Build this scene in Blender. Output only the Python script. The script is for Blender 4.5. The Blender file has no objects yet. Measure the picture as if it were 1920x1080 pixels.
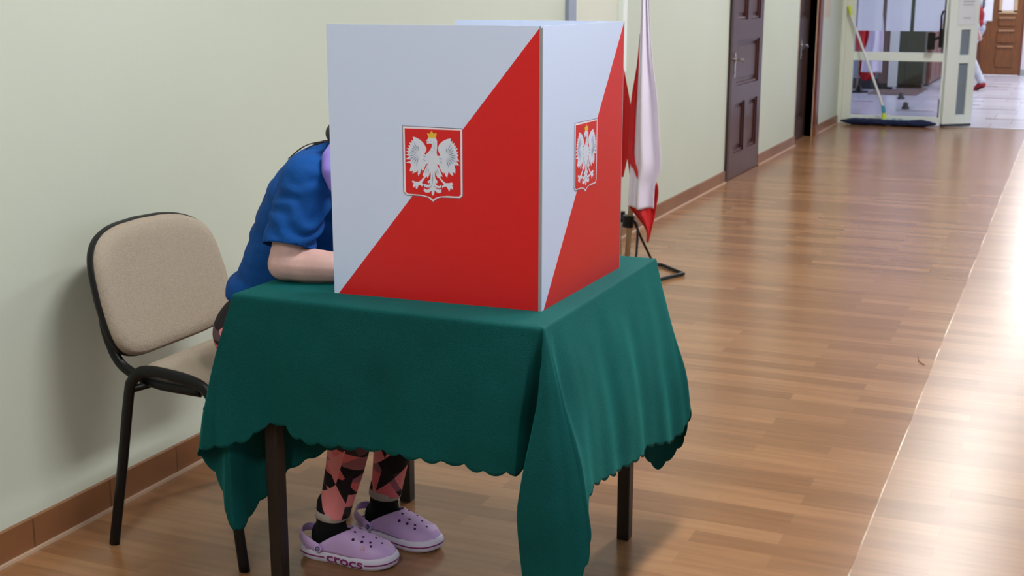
import bpy, bmesh, math, random
import numpy as np
from mathutils import Vector, Matrix, noise
random.seed(7)
PI = math.pi
sc = bpy.context.scene
C = sc.collection
# ---------------------------------------------------------------- camera
cam_data = bpy.data.cameras.new('camera'); cam = bpy.data.objects.new('camera', cam_data); C.objects.link(cam)
cam.location = (0, 0, 1.45)
cam.rotation_euler = (math.radians(90 - 13.02), 0, math.radians(23.5))
cam_data.sensor_width = 36; cam_data.lens = 45.0; cam_data.clip_end = 200
cam_data.dof.use_dof = True; cam_data.dof.focus_distance = 2.95; cam_data.dof.aperture_fstop = 9.0
sc.camera = cam
# ---------------------------------------------------------------- exposure, world, lights
sc.view_settings.view_transform = 'Standard'; sc.view_settings.look = 'None'
sc.view_settings.gamma = 1; sc.view_settings.use_curve_mapping = False
sc.view_settings.exposure = 0.70
world = bpy.data.worlds.new('world'); sc.world = world; world.use_nodes = True
world.node_tree.nodes['Background'].inputs[0].default_value = (0.72, 0.84, 1.0, 1)
world.node_tree.nodes['Background'].inputs[1].default_value = 1.75
def portal(loc, rot, sx, sy):
    d = bpy.data.lights.new('window_portal', 'AREA'); d.shape = 'RECTANGLE'; d.size = sx; d.size_y = sy
    d.cycles.is_portal = True
    o = bpy.data.objects.new('window_portal', d); o.location = loc; o.rotation_euler = rot; C.objects.link(o)
WR = 2.35          # right wall x
WIN = [(-2.6, -0.7), (0.6, 2.5), (3.8, 5.7), (7.0, 8.9), (10.2, 12.1), (15.5, 19.6), (20.2, 24.4)]   # daylight windows along the right wall
WZ = (0.95, 2.6)
for a, b in WIN:
    portal((WR + .1, (a + b) / 2, sum(WZ) / 2), (0, PI / 2, 0), WZ[1] - WZ[0], b - a)
LAMPS = [(-0.6, -0.6), (-0.6, 2.6), (-0.6, 5.8), (-0.6, 9.0), (-0.6, 12.2), (-0.3, 17.5), (-0.3, 20.5), (-0.3, 23.0)]  # those past the glass door are unseen, added to brighten the hall
LAMP_W = 38.0
# ---------------------------------------------------------------- helpers
class MB:
    def __init__(s): s.v = []; s.f = []; s.m = []
    def add(s, vs, fs, mi=0):
        n = len(s.v); s.v += [tuple(v) for v in vs]
        for f in fs: s.f.append([n + i for i in f]); s.m.append(mi)
        return s
    def box(s, a, b, mi=0):
        x0, y0, z0 = a; x1, y1, z1 = b
        return s.add([(x0,y0,z0),(x1,y0,z0),(x1,y1,z0),(x0,y1,z0),(x0,y0,z1),(x1,y0,z1),(x1,y1,z1),(x0,y1,z1)],
              [(0,3,2,1),(4,5,6,7),(0,1,5,4),(1,2,6,5),(2,3,7,6),(3,0,4,7)], mi)
    def grid(s, rows, closed=False, mi=0, mf=None):
        h = len(rows); w = len(rows[0]); n = len(s.v)
        for r in rows: s.v += [tuple(p) for p in r]
        for j in range(h - 1):
            for i in range(w if closed else w - 1):
                k = (i + 1) % w
                s.f.append([n + j*w + i, n + j*w + k, n + (j+1)*w + k, n + (j+1)*w + i])
                s.m.append(mf(j, i) if mf else mi)
        return s
    def tube(s, pts, r, n=10, mi=0, caps=True, ry=None, up=None):
        pts = [Vector(p) for p in pts]; rs = r if isinstance(r, (list, tuple)) else [r] * len(pts)
        rows = []; prev = None
        for i, p in enumerate(pts):
            t = (pts[min(i+1, len(pts)-1)] - pts[max(i-1, 0)]).normalized()
            if prev is None:
                a = Vector(up) if up else (Vector((0,0,1)) if abs(t.z) < .9 else Vector((1,0,0)))
            else: a = prev
            a = (a - t * a.dot(t)).normalized(); prev = a; b = t.cross(a)
            q = ry if ry is not None else None
            rows.append([p + a * (rs[i] if q is None else q) * math.cos(2*PI*k/n) + b * rs[i] * math.sin(2*PI*k/n) for k in range(n)])
        s.grid(rows, True, mi)
        if caps:
            m = len(s.v)
            s.f.append(list(range(m - n*len(rows), m - n*len(rows) + n))[::-1]); s.m.append(mi)
            s.f.append(list(range(m - n, m))); s.m.append(mi)
        return s
    def lathe(s, prof, c=(0,0,0), n=24, mi=0, axis=(0,0,1)):
        ax = Vector(axis).normalized(); a = Vector((1,0,0)) if abs(ax.x) < .9 else Vector((0,1,0))
        a = (a - ax*a.dot(ax)).normalized(); b = ax.cross(a); c = Vector(c)
        s.grid([[c + ax*z + (a*math.cos(2*PI*k/n) + b*math.sin(2*PI*k/n))*r for k in range(n)] for r, z in prof], True, mi)
        return s
    def poly(s, pts, mi=0): return s.add(pts, [list(range(len(pts)))], mi)
    def prism(s, pts, d, mi=0):
        d = Vector(d); n = len(pts); p2 = [Vector(p) + d for p in pts]
        return s.add(list(map(Vector, pts)) + p2, [list(range(n))[::-1], list(range(n, 2*n))] + [(i, (i+1) % n, n + (i+1) % n, n + i) for i in range(n)], mi)
def smooth_path(pts, k=8, closed=False):
    P = [Vector(p) for p in pts]; out = []; n = len(P)
    rng = range(n) if closed else range(n - 1)
    for i in rng:
        p0 = P[(i-1) % n] if closed or i else P[0]; p1 = P[i]; p2 = P[(i+1) % n]
        p3 = P[(i+2) % n] if closed or i < n-2 else P[-1]
        for j in range(k):
            t = j / k
            out.append(0.5*((2*p1) + (p2-p0)*t + (2*p0-5*p1+4*p2-p3)*t*t + (3*p1-p0-3*p2+p3)*t**3))
    if not closed: out.append(P[-1])
    return out
def tag(o, label=None, cat=None, group=None, kind=None):
    if label: o['label'] = label
    if cat: o['category'] = cat
    if group: o['group'] = group
    if kind: o['kind'] = kind
    return o
def wpos(o):
    v = Vector((0,0,0))
    while o: v += o.location; o = o.parent
    return v
def obj(name, mb, mats, parent=None, smooth=False, bevel=0, sub=0, solid=0, weld=False, origin=None, autos=None, bmesh_in=None):
    if isinstance(mb, MB):
        me = bpy.data.meshes.new(name); me.from_pydata(mb.v, [], mb.f)
        for p, m in zip(me.polygons, mb.m): p.material_index = m
    else: me = mb; me.name = name
    off = wpos(parent) if parent else Vector((0,0,0))
    if not parent:
        if origin is None:
            co = np.array([v.co[:] for v in me.vertices]); mn, mx = co.min(0), co.max(0)
            origin = ((mn[0]+mx[0])/2, (mn[1]+mx[1])/2, mn[2])
        off = Vector(origin)
    me.transform(Matrix.Translation(-off))
    bm = bmesh.new(); bm.from_mesh(me)
    if weld: bmesh.ops.remove_doubles(bm, verts=bm.verts, dist=1e-5)
    bmesh.ops.recalc_face_normals(bm, faces=bm.faces); bm.to_mesh(me); bm.free()
    for m in (mats if isinstance(mats, (list, tuple)) else [mats]): me.materials.append(m)
    if smooth:
        for p in me.polygons: p.use_smooth = True
        if autos: me.set_sharp_from_angle(angle=math.radians(autos))
    o = bpy.data.objects.new(name, me); C.objects.link(o)
    if parent: o.parent = parent
    else: o.location = off
    if solid: md = o.modifiers.new('s', 'SOLIDIFY'); md.thickness = solid; md.offset = 0
    if bevel: md = o.modifiers.new('b', 'BEVEL'); md.width = bevel; md.segments = 2; md.limit_method = 'ANGLE'
    if sub: md = o.modifiers.new('u', 'SUBSURF'); md.levels = sub; md.render_levels = sub
    return o
def empty(name, loc, label=None, cat=None, group=None):
    o = bpy.data.objects.new(name, None); o.location = loc; C.objects.link(o); o.empty_display_size = .1
    return tag(o, label, cat, group)
def struct(name, mb, mats, parent=None, **k):
    o = obj(name, mb, mats, parent, **k)
    if not parent: o['kind'] = 'structure'
    return o
# ---------------------------------------------------------------- materials
def nmat(name):
    m = bpy.data.materials.new(name); m.use_nodes = True; nt = m.node_tree
    return m, nt, nt.nodes['Principled BSDF']
def L(nt, a, b): nt.links.new(a, b)
def node(nt, t, **k):
    n = nt.nodes.new(t)
    for a, v in k.items(): setattr(n, a, v)
    return n
def mat(name, col, rough=.6, metal=0, bump=0, bscale=60, var=0, vscale=8, sheen=0, spec=None, coat=0, stretch=None, emit=0):
    m, nt, b = nmat(name)
    b.inputs['Base Color'].default_value = (*col, 1); b.inputs['Roughness'].default_value = rough; b.inputs['Metallic'].default_value = metal
    if spec is not None: b.inputs['Specular IOR Level'].default_value = spec
    if sheen: b.inputs['Sheen Weight'].default_value = sheen; b.inputs['Sheen Roughness'].default_value = .4
    if coat: b.inputs['Coat Weight'].default_value = coat
    if emit: b.inputs['Emission Color'].default_value = (*col, 1); b.inputs['Emission Strength'].default_value = emit
    if bump or var:
        tc = node(nt, 'ShaderNodeTexCoord'); mp = node(nt, 'ShaderNodeMapping'); L(nt, tc.outputs['Object'], mp.inputs[0])
        if stretch: mp.inputs['Scale'].default_value = stretch
    if var:
        n = node(nt, 'ShaderNodeTexNoise'); n.inputs['Scale'].default_value = vscale; n.inputs['Detail'].default_value = 5; L(nt, mp.outputs[0], n.inputs[0])
        r = node(nt, 'ShaderNodeValToRGB'); L(nt, n.outputs[0], r.inputs[0])
        r.color_ramp.elements[0].position = .3; r.color_ramp.elements[1].position = .7
        r.color_ramp.elements[0].color = (*[c*(1-var) for c in col], 1); r.color_ramp.elements[1].color = (*[min(1, c*(1+var)) for c in col], 1)
        L(nt, r.outputs[0], b.inputs['Base Color'])
    if bump:
        n2 = node(nt, 'ShaderNodeTexNoise'); n2.inputs['Scale'].default_value = bscale; n2.inputs['Detail'].default_value = 4; L(nt, mp.outputs[0], n2.inputs[0])
        bp = node(nt, 'ShaderNodeBump'); bp.inputs['Strength'].default_value = bump; bp.inputs['Distance'].default_value = .01
        L(nt, n2.outputs[0], bp.inputs['Height']); L(nt, bp.outputs[0], b.inputs['Normal'])
    return m
def floor_mat():
    m, nt, b = nmat('vinyl_wood_floor')
    tc = node(nt, 'ShaderNodeTexCoord')
    br = node(nt, 'ShaderNodeTexBrick'); br.offset = .37; br.offset_frequency = 2; br.squash = 1
    br.inputs['Scale'].default_value = 1; br.inputs['Brick Width'].default_value = .62; br.inputs['Row Height'].default_value = .075
    br.inputs['Mortar Size'].default_value = .0006; br.inputs['Bias'].default_value = 0
    br.inputs['Color1'].default_value = (0, 0, 0, 1); br.inputs['Color2'].default_value = (1, 1, 1, 1); br.inputs['Mortar'].default_value = (.3, .3, .3, 1)
    L(nt, tc.outputs['Object'], br.inputs[0])
    cr = node(nt, 'ShaderNodeValToRGB'); L(nt, br.outputs[0], cr.inputs[0])
    e = cr.color_ramp.elements; e[0].color = (.232, .112, .050, 1); e[1].color = (.330, .172, .082, 1)
    x = e.new(.35); x.color = (.262, .130, .060, 1); x = e.new(.7); x.color = (.300, .152, .071, 1)
    mp = node(nt, 'ShaderNodeMapping'); mp.inputs['Scale'].default_value = (2.2, 26, 1); L(nt, tc.outputs['Object'], mp.inputs[0])
    n = node(nt, 'ShaderNodeTexNoise'); n.inputs['Scale'].default_value = 1.6; n.inputs['Detail'].default_value = 6; L(nt, mp.outputs[0], n.inputs[0])
    mx = node(nt, 'ShaderNodeMix', data_type='RGBA', blend_type='MULTIPLY'); mx.inputs[0].default_value = 1
    r2 = node(nt, 'ShaderNodeValToRGB'); L(nt, n.outputs[0], r2.inputs[0]); r2.color_ramp.elements[0].position = .3; r2.color_ramp.elements[1].position = .72
    r2.color_ramp.elements[0].color = (.86, .85, .83, 1); r2.color_ramp.elements[1].color = (1.10, 1.09, 1.07, 1)
    L(nt, cr.outputs[0], mx.inputs[6]); L(nt, r2.outputs[0], mx.inputs[7])
    # the right-hand sheet is tinted paler to stand in for its bright reflection, and rougher, with a light welded seam between the two
    sp = node(nt, 'ShaderNodeSeparateXYZ'); L(nt, tc.outputs['Object'], sp.inputs[0])
    n3 = node(nt, 'ShaderNodeTexNoise'); n3.inputs['Scale'].default_value = 1.3; L(nt, tc.outputs['Object'], n3.inputs[0])
    wob = node(nt, 'ShaderNodeMath', operation='MULTIPLY_ADD'); wob.inputs[1].default_value = .006; L(nt, n3.outputs[0], wob.inputs[0]); L(nt, sp.outputs[0], wob.inputs[2])
    seamx = node(nt, 'ShaderNodeMath', operation='ADD'); seamx.inputs[1].default_value = .412; L(nt, wob.outputs[0], seamx.inputs[0])
    gt = node(nt, 'ShaderNodeMath', operation='GREATER_THAN'); gt.inputs[1].default_value = 0; L(nt, seamx.outputs[0], gt.inputs[0])
    ab = node(nt, 'ShaderNodeMath', operation='ABSOLUTE'); L(nt, seamx.outputs[0], ab.inputs[0])
    lt = node(nt, 'ShaderNodeMath', operation='LESS_THAN'); lt.inputs[1].default_value = .0022; L(nt, ab.outputs[0], lt.inputs[0])
    n4 = node(nt, 'ShaderNodeTexNoise'); n4.inputs['Scale'].default_value = 2.3; L(nt, tc.outputs['Object'], n4.inputs[0])
    sm = node(nt, 'ShaderNodeMath', operation='MULTIPLY'); L(nt, lt.outputs[0], sm.inputs[0]); 
    rr = node(nt, 'ShaderNodeMapRange'); rr.inputs[1].default_value = .42; rr.inputs[2].default_value = .6; L(nt, n4.outputs[0], rr.inputs[0]); L(nt, rr.outputs[0], sm.inputs[1])
    m2 = node(nt, 'ShaderNodeMix', data_type='RGBA', blend_type='MIX'); m2.inputs[7].default_value = (.46, .36, .25, 1)
    fac = node(nt, 'ShaderNodeMath', operation='MULTIPLY'); fac.inputs[1].default_value = .05; L(nt, gt.outputs[0], fac.inputs[0]); L(nt, fac.outputs[0], m2.inputs[0])
    L(nt, mx.outputs[2], m2.inputs[6])
    m3 = node(nt, 'ShaderNodeMix', data_type='RGBA'); m3.inputs[7].default_value = (.8, .7, .55, 1); L(nt, sm.outputs[0], m3.inputs[0]); L(nt, m2.outputs[2], m3.inputs[6])
    L(nt, m3.outputs[2], b.inputs['Base Color'])
    ro = node(nt, 'ShaderNodeMapRange'); ro.inputs[3].default_value = .22; ro.inputs[4].default_value = .30; L(nt, gt.outputs[0], ro.inputs[0])
    L(nt, ro.outputs[0], b.inputs['Roughness'])
    b.inputs['Specular IOR Level'].default_value = .45
    nb = node(nt, 'ShaderNodeTexNoise'); nb.inputs['Scale'].default_value = 3; nb.inputs['Detail'].default_value = 3; L(nt, tc.outputs['Object'], nb.inputs[0])
    bp = node(nt, 'ShaderNodeBump'); bp.inputs['Strength'].default_value = .12; bp.inputs['Distance'].default_value = .006; L(nt, nb.outputs[0], bp.inputs['Height']); L(nt, bp.outputs[0], b.inputs['Normal'])
    return m
def tile_mat():
    m, nt, b = nmat('hall_tiles')
    tc = node(nt, 'ShaderNodeTexCoord')
    br = node(nt, 'ShaderNodeTexBrick'); br.offset = .33; br.inputs['Scale'].default_value = 1
    br.inputs['Brick Width'].default_value = .62; br.inputs['Row Height'].default_value = .62; br.inputs['Mortar Size'].default_value = .006
    br.inputs['Color1'].default_value = (.52, .53, .63, 1); br.inputs['Color2'].default_value = (.62, .63, .73, 1); br.inputs['Mortar'].default_value = (.43, .42, .50, 1)
    L(nt, tc.outputs['Object'], br.inputs[0])
    b2 = node(nt, 'ShaderNodeTexBrick'); b2.offset = .41; b2.inputs['Scale'].default_value = 1; b2.inputs['Brick Width'].default_value = .46; b2.inputs['Row Height'].default_value = .31
    b2.inputs['Mortar Size'].default_value = 0; b2.inputs['Color1'].default_value = (0,0,0,1); b2.inputs['Color2'].default_value = (1,1,1,1); L(nt, tc.outputs['Object'], b2.inputs[0])
    gt = node(nt, 'ShaderNodeMath', operation='GREATER_THAN'); gt.inputs[1].default_value = .8; L(nt, b2.outputs[0], gt.inputs[0])
    mx = node(nt, 'ShaderNodeMix', data_type='RGBA'); mx.inputs[7].default_value = (.27, .23, .26, 1)
    # dark strips only in every other course
    sp = node(nt, 'ShaderNodeSeparateXYZ'); L(nt, tc.outputs['Object'], sp.inputs[0])
    md = node(nt, 'ShaderNodeMath', operation='PINGPONG'); md.inputs[1].default_value = .31; L(nt, sp.outputs[1], md.inputs[0])
    g2 = node(nt, 'ShaderNodeMath', operation='LESS_THAN'); g2.inputs[1].default_value = .10; L(nt, md.outputs[0], g2.inputs[0])
    mm = node(nt, 'ShaderNodeMath', operation='MULTIPLY'); L(nt, gt.outputs[0], mm.inputs[0]); L(nt, g2.outputs[0], mm.inputs[1])
    L(nt, mm.outputs[0], mx.inputs[0]); L(nt, br.outputs[0], mx.inputs[6]); L(nt, mx.outputs[2], b.inputs['Base Color'])
    b.inputs['Roughness'].default_value = .22
    return m
def brickish(name, c1, c2, mortar, w, h, rough, swap):
    m, nt, b = nmat(name); tc = node(nt, 'ShaderNodeTexCoord'); sp = node(nt, 'ShaderNodeSeparateXYZ'); cb = node(nt, 'ShaderNodeCombineXYZ')
    L(nt, tc.outputs['Object'], sp.inputs[0]); L(nt, sp.outputs[1 if swap else 0], cb.inputs[0]); L(nt, sp.outputs[2], cb.inputs[1])
    br = node(nt, 'ShaderNodeTexBrick'); br.offset = 0; br.inputs['Scale'].default_value = 1; br.inputs['Brick Width'].default_value = w; br.inputs['Row Height'].default_value = h
    br.inputs['Mortar Size'].default_value = .003; br.inputs['Color1'].default_value = (*c1, 1); br.inputs['Color2'].default_value = (*c2, 1); br.inputs['Mortar'].default_value = (*mortar, 1)
    L(nt, cb.outputs[0], br.inputs[0]); L(nt, br.outputs[0], b.inputs['Base Color']); b.inputs['Roughness'].default_value = rough
    return m
def leggings_mat():
    m, nt, b = nmat('triangle_print_leggings'); tc = node(nt, 'ShaderNodeTexCoord'); sp = node(nt, 'ShaderNodeSeparateXYZ'); L(nt, tc.outputs['Object'], sp.inputs[0])
    def M(op, a, c, d=None):
        n = node(nt, 'ShaderNodeMath', operation=op)
        for i, x in enumerate((a, c, d)):
            if x is None: continue
            if isinstance(x, (int, float)): n.inputs[i].default_value = x
            else: L(nt, x, n.inputs[i])
        return n.outputs[0]
    nz = node(nt, 'ShaderNodeTexNoise'); nz.inputs['Scale'].default_value = 3; nz.inputs['Detail'].default_value = 0; L(nt, tc.outputs['Object'], nz.inputs[0])
    h = M('ADD', sp.outputs[0], M('MULTIPLY', sp.outputs[1], .55))
    a = M('ADD', M('MULTIPLY', h, 14.0), M('MULTIPLY', sp.outputs[2], 8.0)); a = M('ADD', a, M('MULTIPLY', nz.outputs[0], 1.3))
    c = M('ADD', M('MULTIPLY', h, -5.0), M('MULTIPLY', sp.outputs[2], 17.0)); c = M('ADD', c, M('MULTIPLY', nz.outputs[0], -1.1))
    fa, fc = M('FRACT', a, None), M('FRACT', c, None)
    flag = M('GREATER_THAN', M('ADD', fa, fc), 1.0)
    cb = node(nt, 'ShaderNodeCombineXYZ'); L(nt, M('FLOOR', a, None), cb.inputs[0]); L(nt, M('FLOOR', c, None), cb.inputs[1]); L(nt, flag, cb.inputs[2])
    wn = node(nt, 'ShaderNodeTexWhiteNoise'); L(nt, cb.outputs[0], wn.inputs[0])
    cr = node(nt, 'ShaderNodeValToRGB'); cr.color_ramp.interpolation = 'CONSTANT'; L(nt, wn.outputs[0], cr.inputs[0])
    e = cr.color_ramp.elements; e[0].color = (.012, .010, .014, 1); e[1].position = .25; e[1].color = (.75, .17, .20, 1)
    for p, col in ((.48, (.05, .035, .045)), (.60, (.34, .13, .17)), (.72, (.80, .27, .29)), (.84, (.13, .07, .09)), (.93, (.55, .16, .20))):
        x = e.new(p); x.color = (*col, 1)
    a2 = M('ADD', M('MULTIPLY', h, 9.0), M('MULTIPLY', sp.outputs[2], -13.0)); c2 = M('ADD', M('MULTIPLY', h, 13.0), M('MULTIPLY', sp.outputs[2], 6.0))
    fl2 = M('GREATER_THAN', M('ADD', M('FRACT', a2, None), M('FRACT', c2, None)), 1.0)
    cb2 = node(nt, 'ShaderNodeCombineXYZ'); L(nt, M('FLOOR', a2, None), cb2.inputs[0]); L(nt, M('FLOOR', c2, None), cb2.inputs[1]); L(nt, fl2, cb2.inputs[2])
    wn2 = node(nt, 'ShaderNodeTexWhiteNoise'); L(nt, cb2.outputs[0], wn2.inputs[0])
    cr2 = node(nt, 'ShaderNodeValToRGB'); cr2.color_ramp.interpolation = 'CONSTANT'; L(nt, wn2.outputs[0], cr2.inputs[0])
    e = cr2.color_ramp.elements; e[0].color = (.82, .27, .29, 1); e[1].position = .24; e[1].color = (.02, .015, .02, 1); x = e.new(.34); x.color = (.40, .16, .22, 1)
    ovr = M('LESS_THAN', wn2.outputs[0], .44); mxx = node(nt, 'ShaderNodeMix', data_type='RGBA'); L(nt, ovr, mxx.inputs[0]); L(nt, cr.outputs[0], mxx.inputs[6]); L(nt, cr2.outputs[0], mxx.inputs[7])
    L(nt, mxx.outputs[2], b.inputs['Base Color']); b.inputs['Roughness'].default_value = .75; b.inputs['Specular IOR Level'].default_value = .2
    return m
def tbl_cloth_mat():
    m = mat('green_cloth', (.0008, .066, .064), .7, bump=.3, bscale=420, var=.12, vscale=5, spec=.12)
    b = m.node_tree.nodes['Principled BSDF']; b.inputs['Sheen Weight'].default_value = .20; b.inputs['Sheen Roughness'].default_value = .35; b.inputs['Sheen Tint'].default_value = (.02, .75, .70, 1)
    return m
def wood(name, c, rough=.35, sc_=(14, 14, 1.2), var=.3): return mat(name, c, rough, var=var, vscale=4, stretch=sc_, bump=.1, bscale=8)
M_wall = mat('wall_paint', (.53, .585, .50), .5, bump=.03, bscale=90, var=.02, vscale=1.2)
M_hallwall = mat('hall_wall_paint', (.66, .66, .78), .6)
M_ceil = mat('ceiling_paint', (.8, .8, .76), .8)
M_floor = floor_mat(); M_tile = tile_mat()
M_base = brickish('skirting_tiles', (.20, .080, .032), (.245, .105, .045), (.12, .05, .022), .3, .5, .35, True)
M_caulk = mat('skirting_strip', (.50, .36, .26), .4)
M_door = wood('dark_brown_door', (.062, .022, .022), .3)
M_doord = wood('dark_brown_jamb', (.035, .014, .009), .4)
M_casing = wood('red_brown_casing', (.13, .035, .018), .35)
M_hwood = wood('orange_brown_wood', (.17, .060, .018), .35)
M_metal = mat('brushed_metal', (.62, .62, .60), .25, 1)
M_whiteframe = mat('white_lacquer', (.78, .86, .84), .35)
M_black = mat('black_paint', (.003, .003, .0035), .38, spec=.3)
M_blackp = mat('black_plastic', (.005, .005, .0055), .5, spec=.3)
M_rubber = mat('dark_rubber', (.03, .035, .045), .7)
M_beige = mat('beige_fabric', (.375, .318, .25), .9, bump=.5, bscale=500, var=.07, vscale=160)
M_legwood = wood('black_brown_table_wood', (.010, .005, .0035), .45)
M_topwood = wood('brown_tabletop', (.12, .05, .025), .4)
M_cloth = tbl_cloth_mat()
M_card = mat('white_coated_card', (.64, .75, .99), .32, spec=.4)
M_red = mat('red_print', (.68, .012, .014), .32, spec=.45)
M_dkline = mat('grey_line_print', (.16, .15, .22), .4)
M_cream = mat('white_print', (.86, .80, .90), .4)
M_feather = mat('pale_blue_print', (.70, .76, .90), .4)
M_fline = mat('blue_grey_print', (.22, .30, .44), .4)
M_yellow = mat('yellow_print', (.80, .52, .06), .4)
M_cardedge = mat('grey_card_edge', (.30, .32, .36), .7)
M_skin = mat('skin', (.60, .37, .335), .5, var=.06, vscale=25, bump=.06, bscale=200)
M_shirt = mat('blue_cotton', (.003, .064, .27), .85, var=.1, vscale=12, bump=.2, bscale=300, spec=.2)
M_legging = leggings_mat()
M_hem = mat('pale_hem', (.42, .36, .33), .9)
M_sock = mat('black_sock', (.006, .006, .007), .9, bump=.2, bscale=400, spec=.2)
M_hair = mat('dark_hair', (.014, .009, .007), .45, bump=.5, bscale=40, stretch=(8, 8, 1))
M_lilac = mat('lilac_fabric', (.22, .17, .56), .8)
M_clog = mat('lilac_foam', (.58, .39, .74), .5, var=.03, vscale=60)
M_sole = mat('white_foam', (.66, .62, .78), .5)
M_purple = mat('purple_rubber', (.24, .02, .16), .5)
M_holeshade = mat('hole_shade', (.03, .005, .05), .8)
M_wfab = mat('white_flag_cloth', (.72, .68, .82), .8, bump=.15, bscale=200)
M_rfab = mat('red_flag_cloth', (.55, .012, .016), .75, bump=.15, bscale=200)
M_pole = mat('pale_wood_pole', (.42, .32, .20), .4)
M_lime = mat('lime_plastic', (.62, .74, .08), .4)
M_teal = mat('teal_plastic', (.03, .30, .42), .4)
M_mop = mat('dark_blue_mop_yarn', (.008, .016, .070), .95, bump=1, bscale=120, var=.5, vscale=60)
M_paper = mat('white_paper', (.76, .79, .86), .7)
M_ink = mat('grey_ink', (.45, .47, .56), .7)
M_green = mat('dark_green_cabinet_paint', (.035, .045, .022), .4)
M_greyblue = mat('grey_blue_panel', (.28, .33, .45), .6)
M_brown = mat('flat_brown', (.13, .085, .085), .9)
M_hallbase = mat('grey_skirting', (.30, .34, .36), .5)
M_trouser = mat('light_grey_trousers', (.42, .44, .52), .85, var=.15, vscale=14)
M_redb = mat('red_fabric', (.26, .005, .014), .7)
M_greysh = mat('grey_shirt', (.35, .35, .42), .85, var=.1, vscale=20)
M_lamp = mat('lamp_diffuser', (1, .97, .9), .5, emit=4)
def glass_mat():
    m, nt, b = nmat('window_glass'); nt.nodes.remove(b)
    out = nt.nodes['Material Output']; t = node(nt, 'ShaderNodeBsdfTransparent'); t.inputs[0].default_value = (.86, .88, .94, 1)
    g = node(nt, 'ShaderNodeBsdfGlossy'); g.inputs['Roughness'].default_value = .02
    fr = node(nt, 'ShaderNodeFresnel'); fr.inputs[0].default_value = 1.45; mx = node(nt, 'ShaderNodeMixShader')
    L(nt, fr.outputs[0], mx.inputs[0]); L(nt, t.outputs[0], mx.inputs[1]); L(nt, g.outputs[0], mx.inputs[2]); L(nt, mx.outputs[0], out.inputs[0])
    return m
M_glass = glass_mat()
M_sheet = mat('thin_white_paper', (.80, .83, .90), .7); nt = M_sheet.node_tree; b = nt.nodes['Principled BSDF']; tr = node(nt, 'ShaderNodeBsdfTranslucent'); tr.inputs[0].default_value = (.85, .88, .95, 1); mx = node(nt, 'ShaderNodeMixShader'); mx.inputs[0].default_value = .65; L(nt, b.outputs[0], mx.inputs[1]); L(nt, tr.outputs[0], mx.inputs[2]); L(nt, mx.outputs[0], nt.nodes['Material Output'].inputs[0])
# ---------------------------------------------------------------- room
XL = -2.444; YE = 14.92; ZC = 3.1; YB = -4.0
struct('floor', MB().box((XL - .3, YB, -.1), (WR + .3, YE, 0)), M_floor, origin=(0, 0, 0))
struct('floor', MB().box((-4.4, YE, -.1), (WR + .3, 25.2, 0)), M_tile, origin=(0, 0, 0))
struct('ceiling', MB().box((-4.4, YB, ZC), (WR + .3, 25.2, ZC + .15)), M_ceil, origin=(0, 0, 0))
D1 = (9.80, 10.88, 2.12); D2 = (12.46, 13.34, 2.12)      # door openings in the left wall: y0, y1, top
w = MB(); y = YB
for a, b, t in (D1, D2):
    w.box((XL - .3, y, 0), (XL, a, ZC)); w.box((XL - .3, a, t), (XL, b, ZC)); y = b
w.box((XL - .3, y, 0), (XL, YE + .05, ZC))
struct('wall_left', w, M_wall, origin=(0, 0, 0))
def wall_with_windows(name, y0, y1, wins, m):
    w = MB(); y = y0
    for a, b in wins:
        w.box((WR, y, 0), (WR + .3, a, ZC)); w.box((WR, a, 0), (WR + .3, b, WZ[0])); w.box((WR, a, WZ[1]), (WR + .3, b, ZC)); y = b
    w.box((WR, y, 0), (WR + .3, y1, ZC)); struct(name, w, m, origin=(0, 0, 0))
wall_with_windows('wall_right', YB, YE, WIN[:5], M_wall)
wall_with_windows('wall_right', YE, 25.2, WIN[5:], M_hallwall)
struct('wall_back', MB().box((XL - .3, YB - .2, 0), (WR + .3, YB, ZC)), M_wall)
struct('wall_far', MB().box((-4.4, 24.75, 0), (-1.62, 25.0, ZC)).box((-0.92, 24.75, 0), (WR + .3, 25.0, ZC)).box((-1.62, 24.75, 2.15), (-.92, 25.0, ZC)), M_hallwall, origin=(0, 0, 0))
struct('wall_hall_left', MB().box((-3.6, YE + .05, 0), (-3.4, 20.4, ZC)), M_hallwall)
struct('wall_hall_recess', MB().box((-3.6, 20.4, 0), (-2.54, 20.6, ZC)), M_greyblue)
struct('wall_hall_side', MB().box((-2.75, 20.6, 0), (-2.54, 24.75, ZC)), M_hallwall)
struct('wall_partition', MB().box((-3.6, YE - .05, 0), (XL - .02, YE + .05, ZC)), M_hallwall)
for k, (a, b) in enumerate(WIN):
    wn = empty('window_%d' % (k + 1), (WR + .15, (a + b) / 2, WZ[0])); wn['kind'] = 'structure'
    f = MB(); x0, x1 = WR + .10, WR + .16; z0, z1 = WZ
    f.box((x0, a, z0), (x1, a + .06, z1)).box((x0, b - .06, z0), (x1, b, z1)).box((x0, a, z0), (x1, b, z0 + .06)).box((x0, a, z1 - .06), (x1, b, z1))
    c = (a + b) / 2; f.box((x0, c - .035, z0 + .06), (x1, c + .035, z1 - .06))
    obj('window_frame', f, M_whiteframe, wn); obj('pane', MB().box((WR + .127, a + .06, z0 + .06), (WR + .133, b - .06, z1 - .06)), M_glass, wn)
    obj('window_sill', MB().box((WR - .12, a - .05, z0 - .04), (WR + .10, b + .05, z0)), M_whiteframe, wn)
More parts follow.
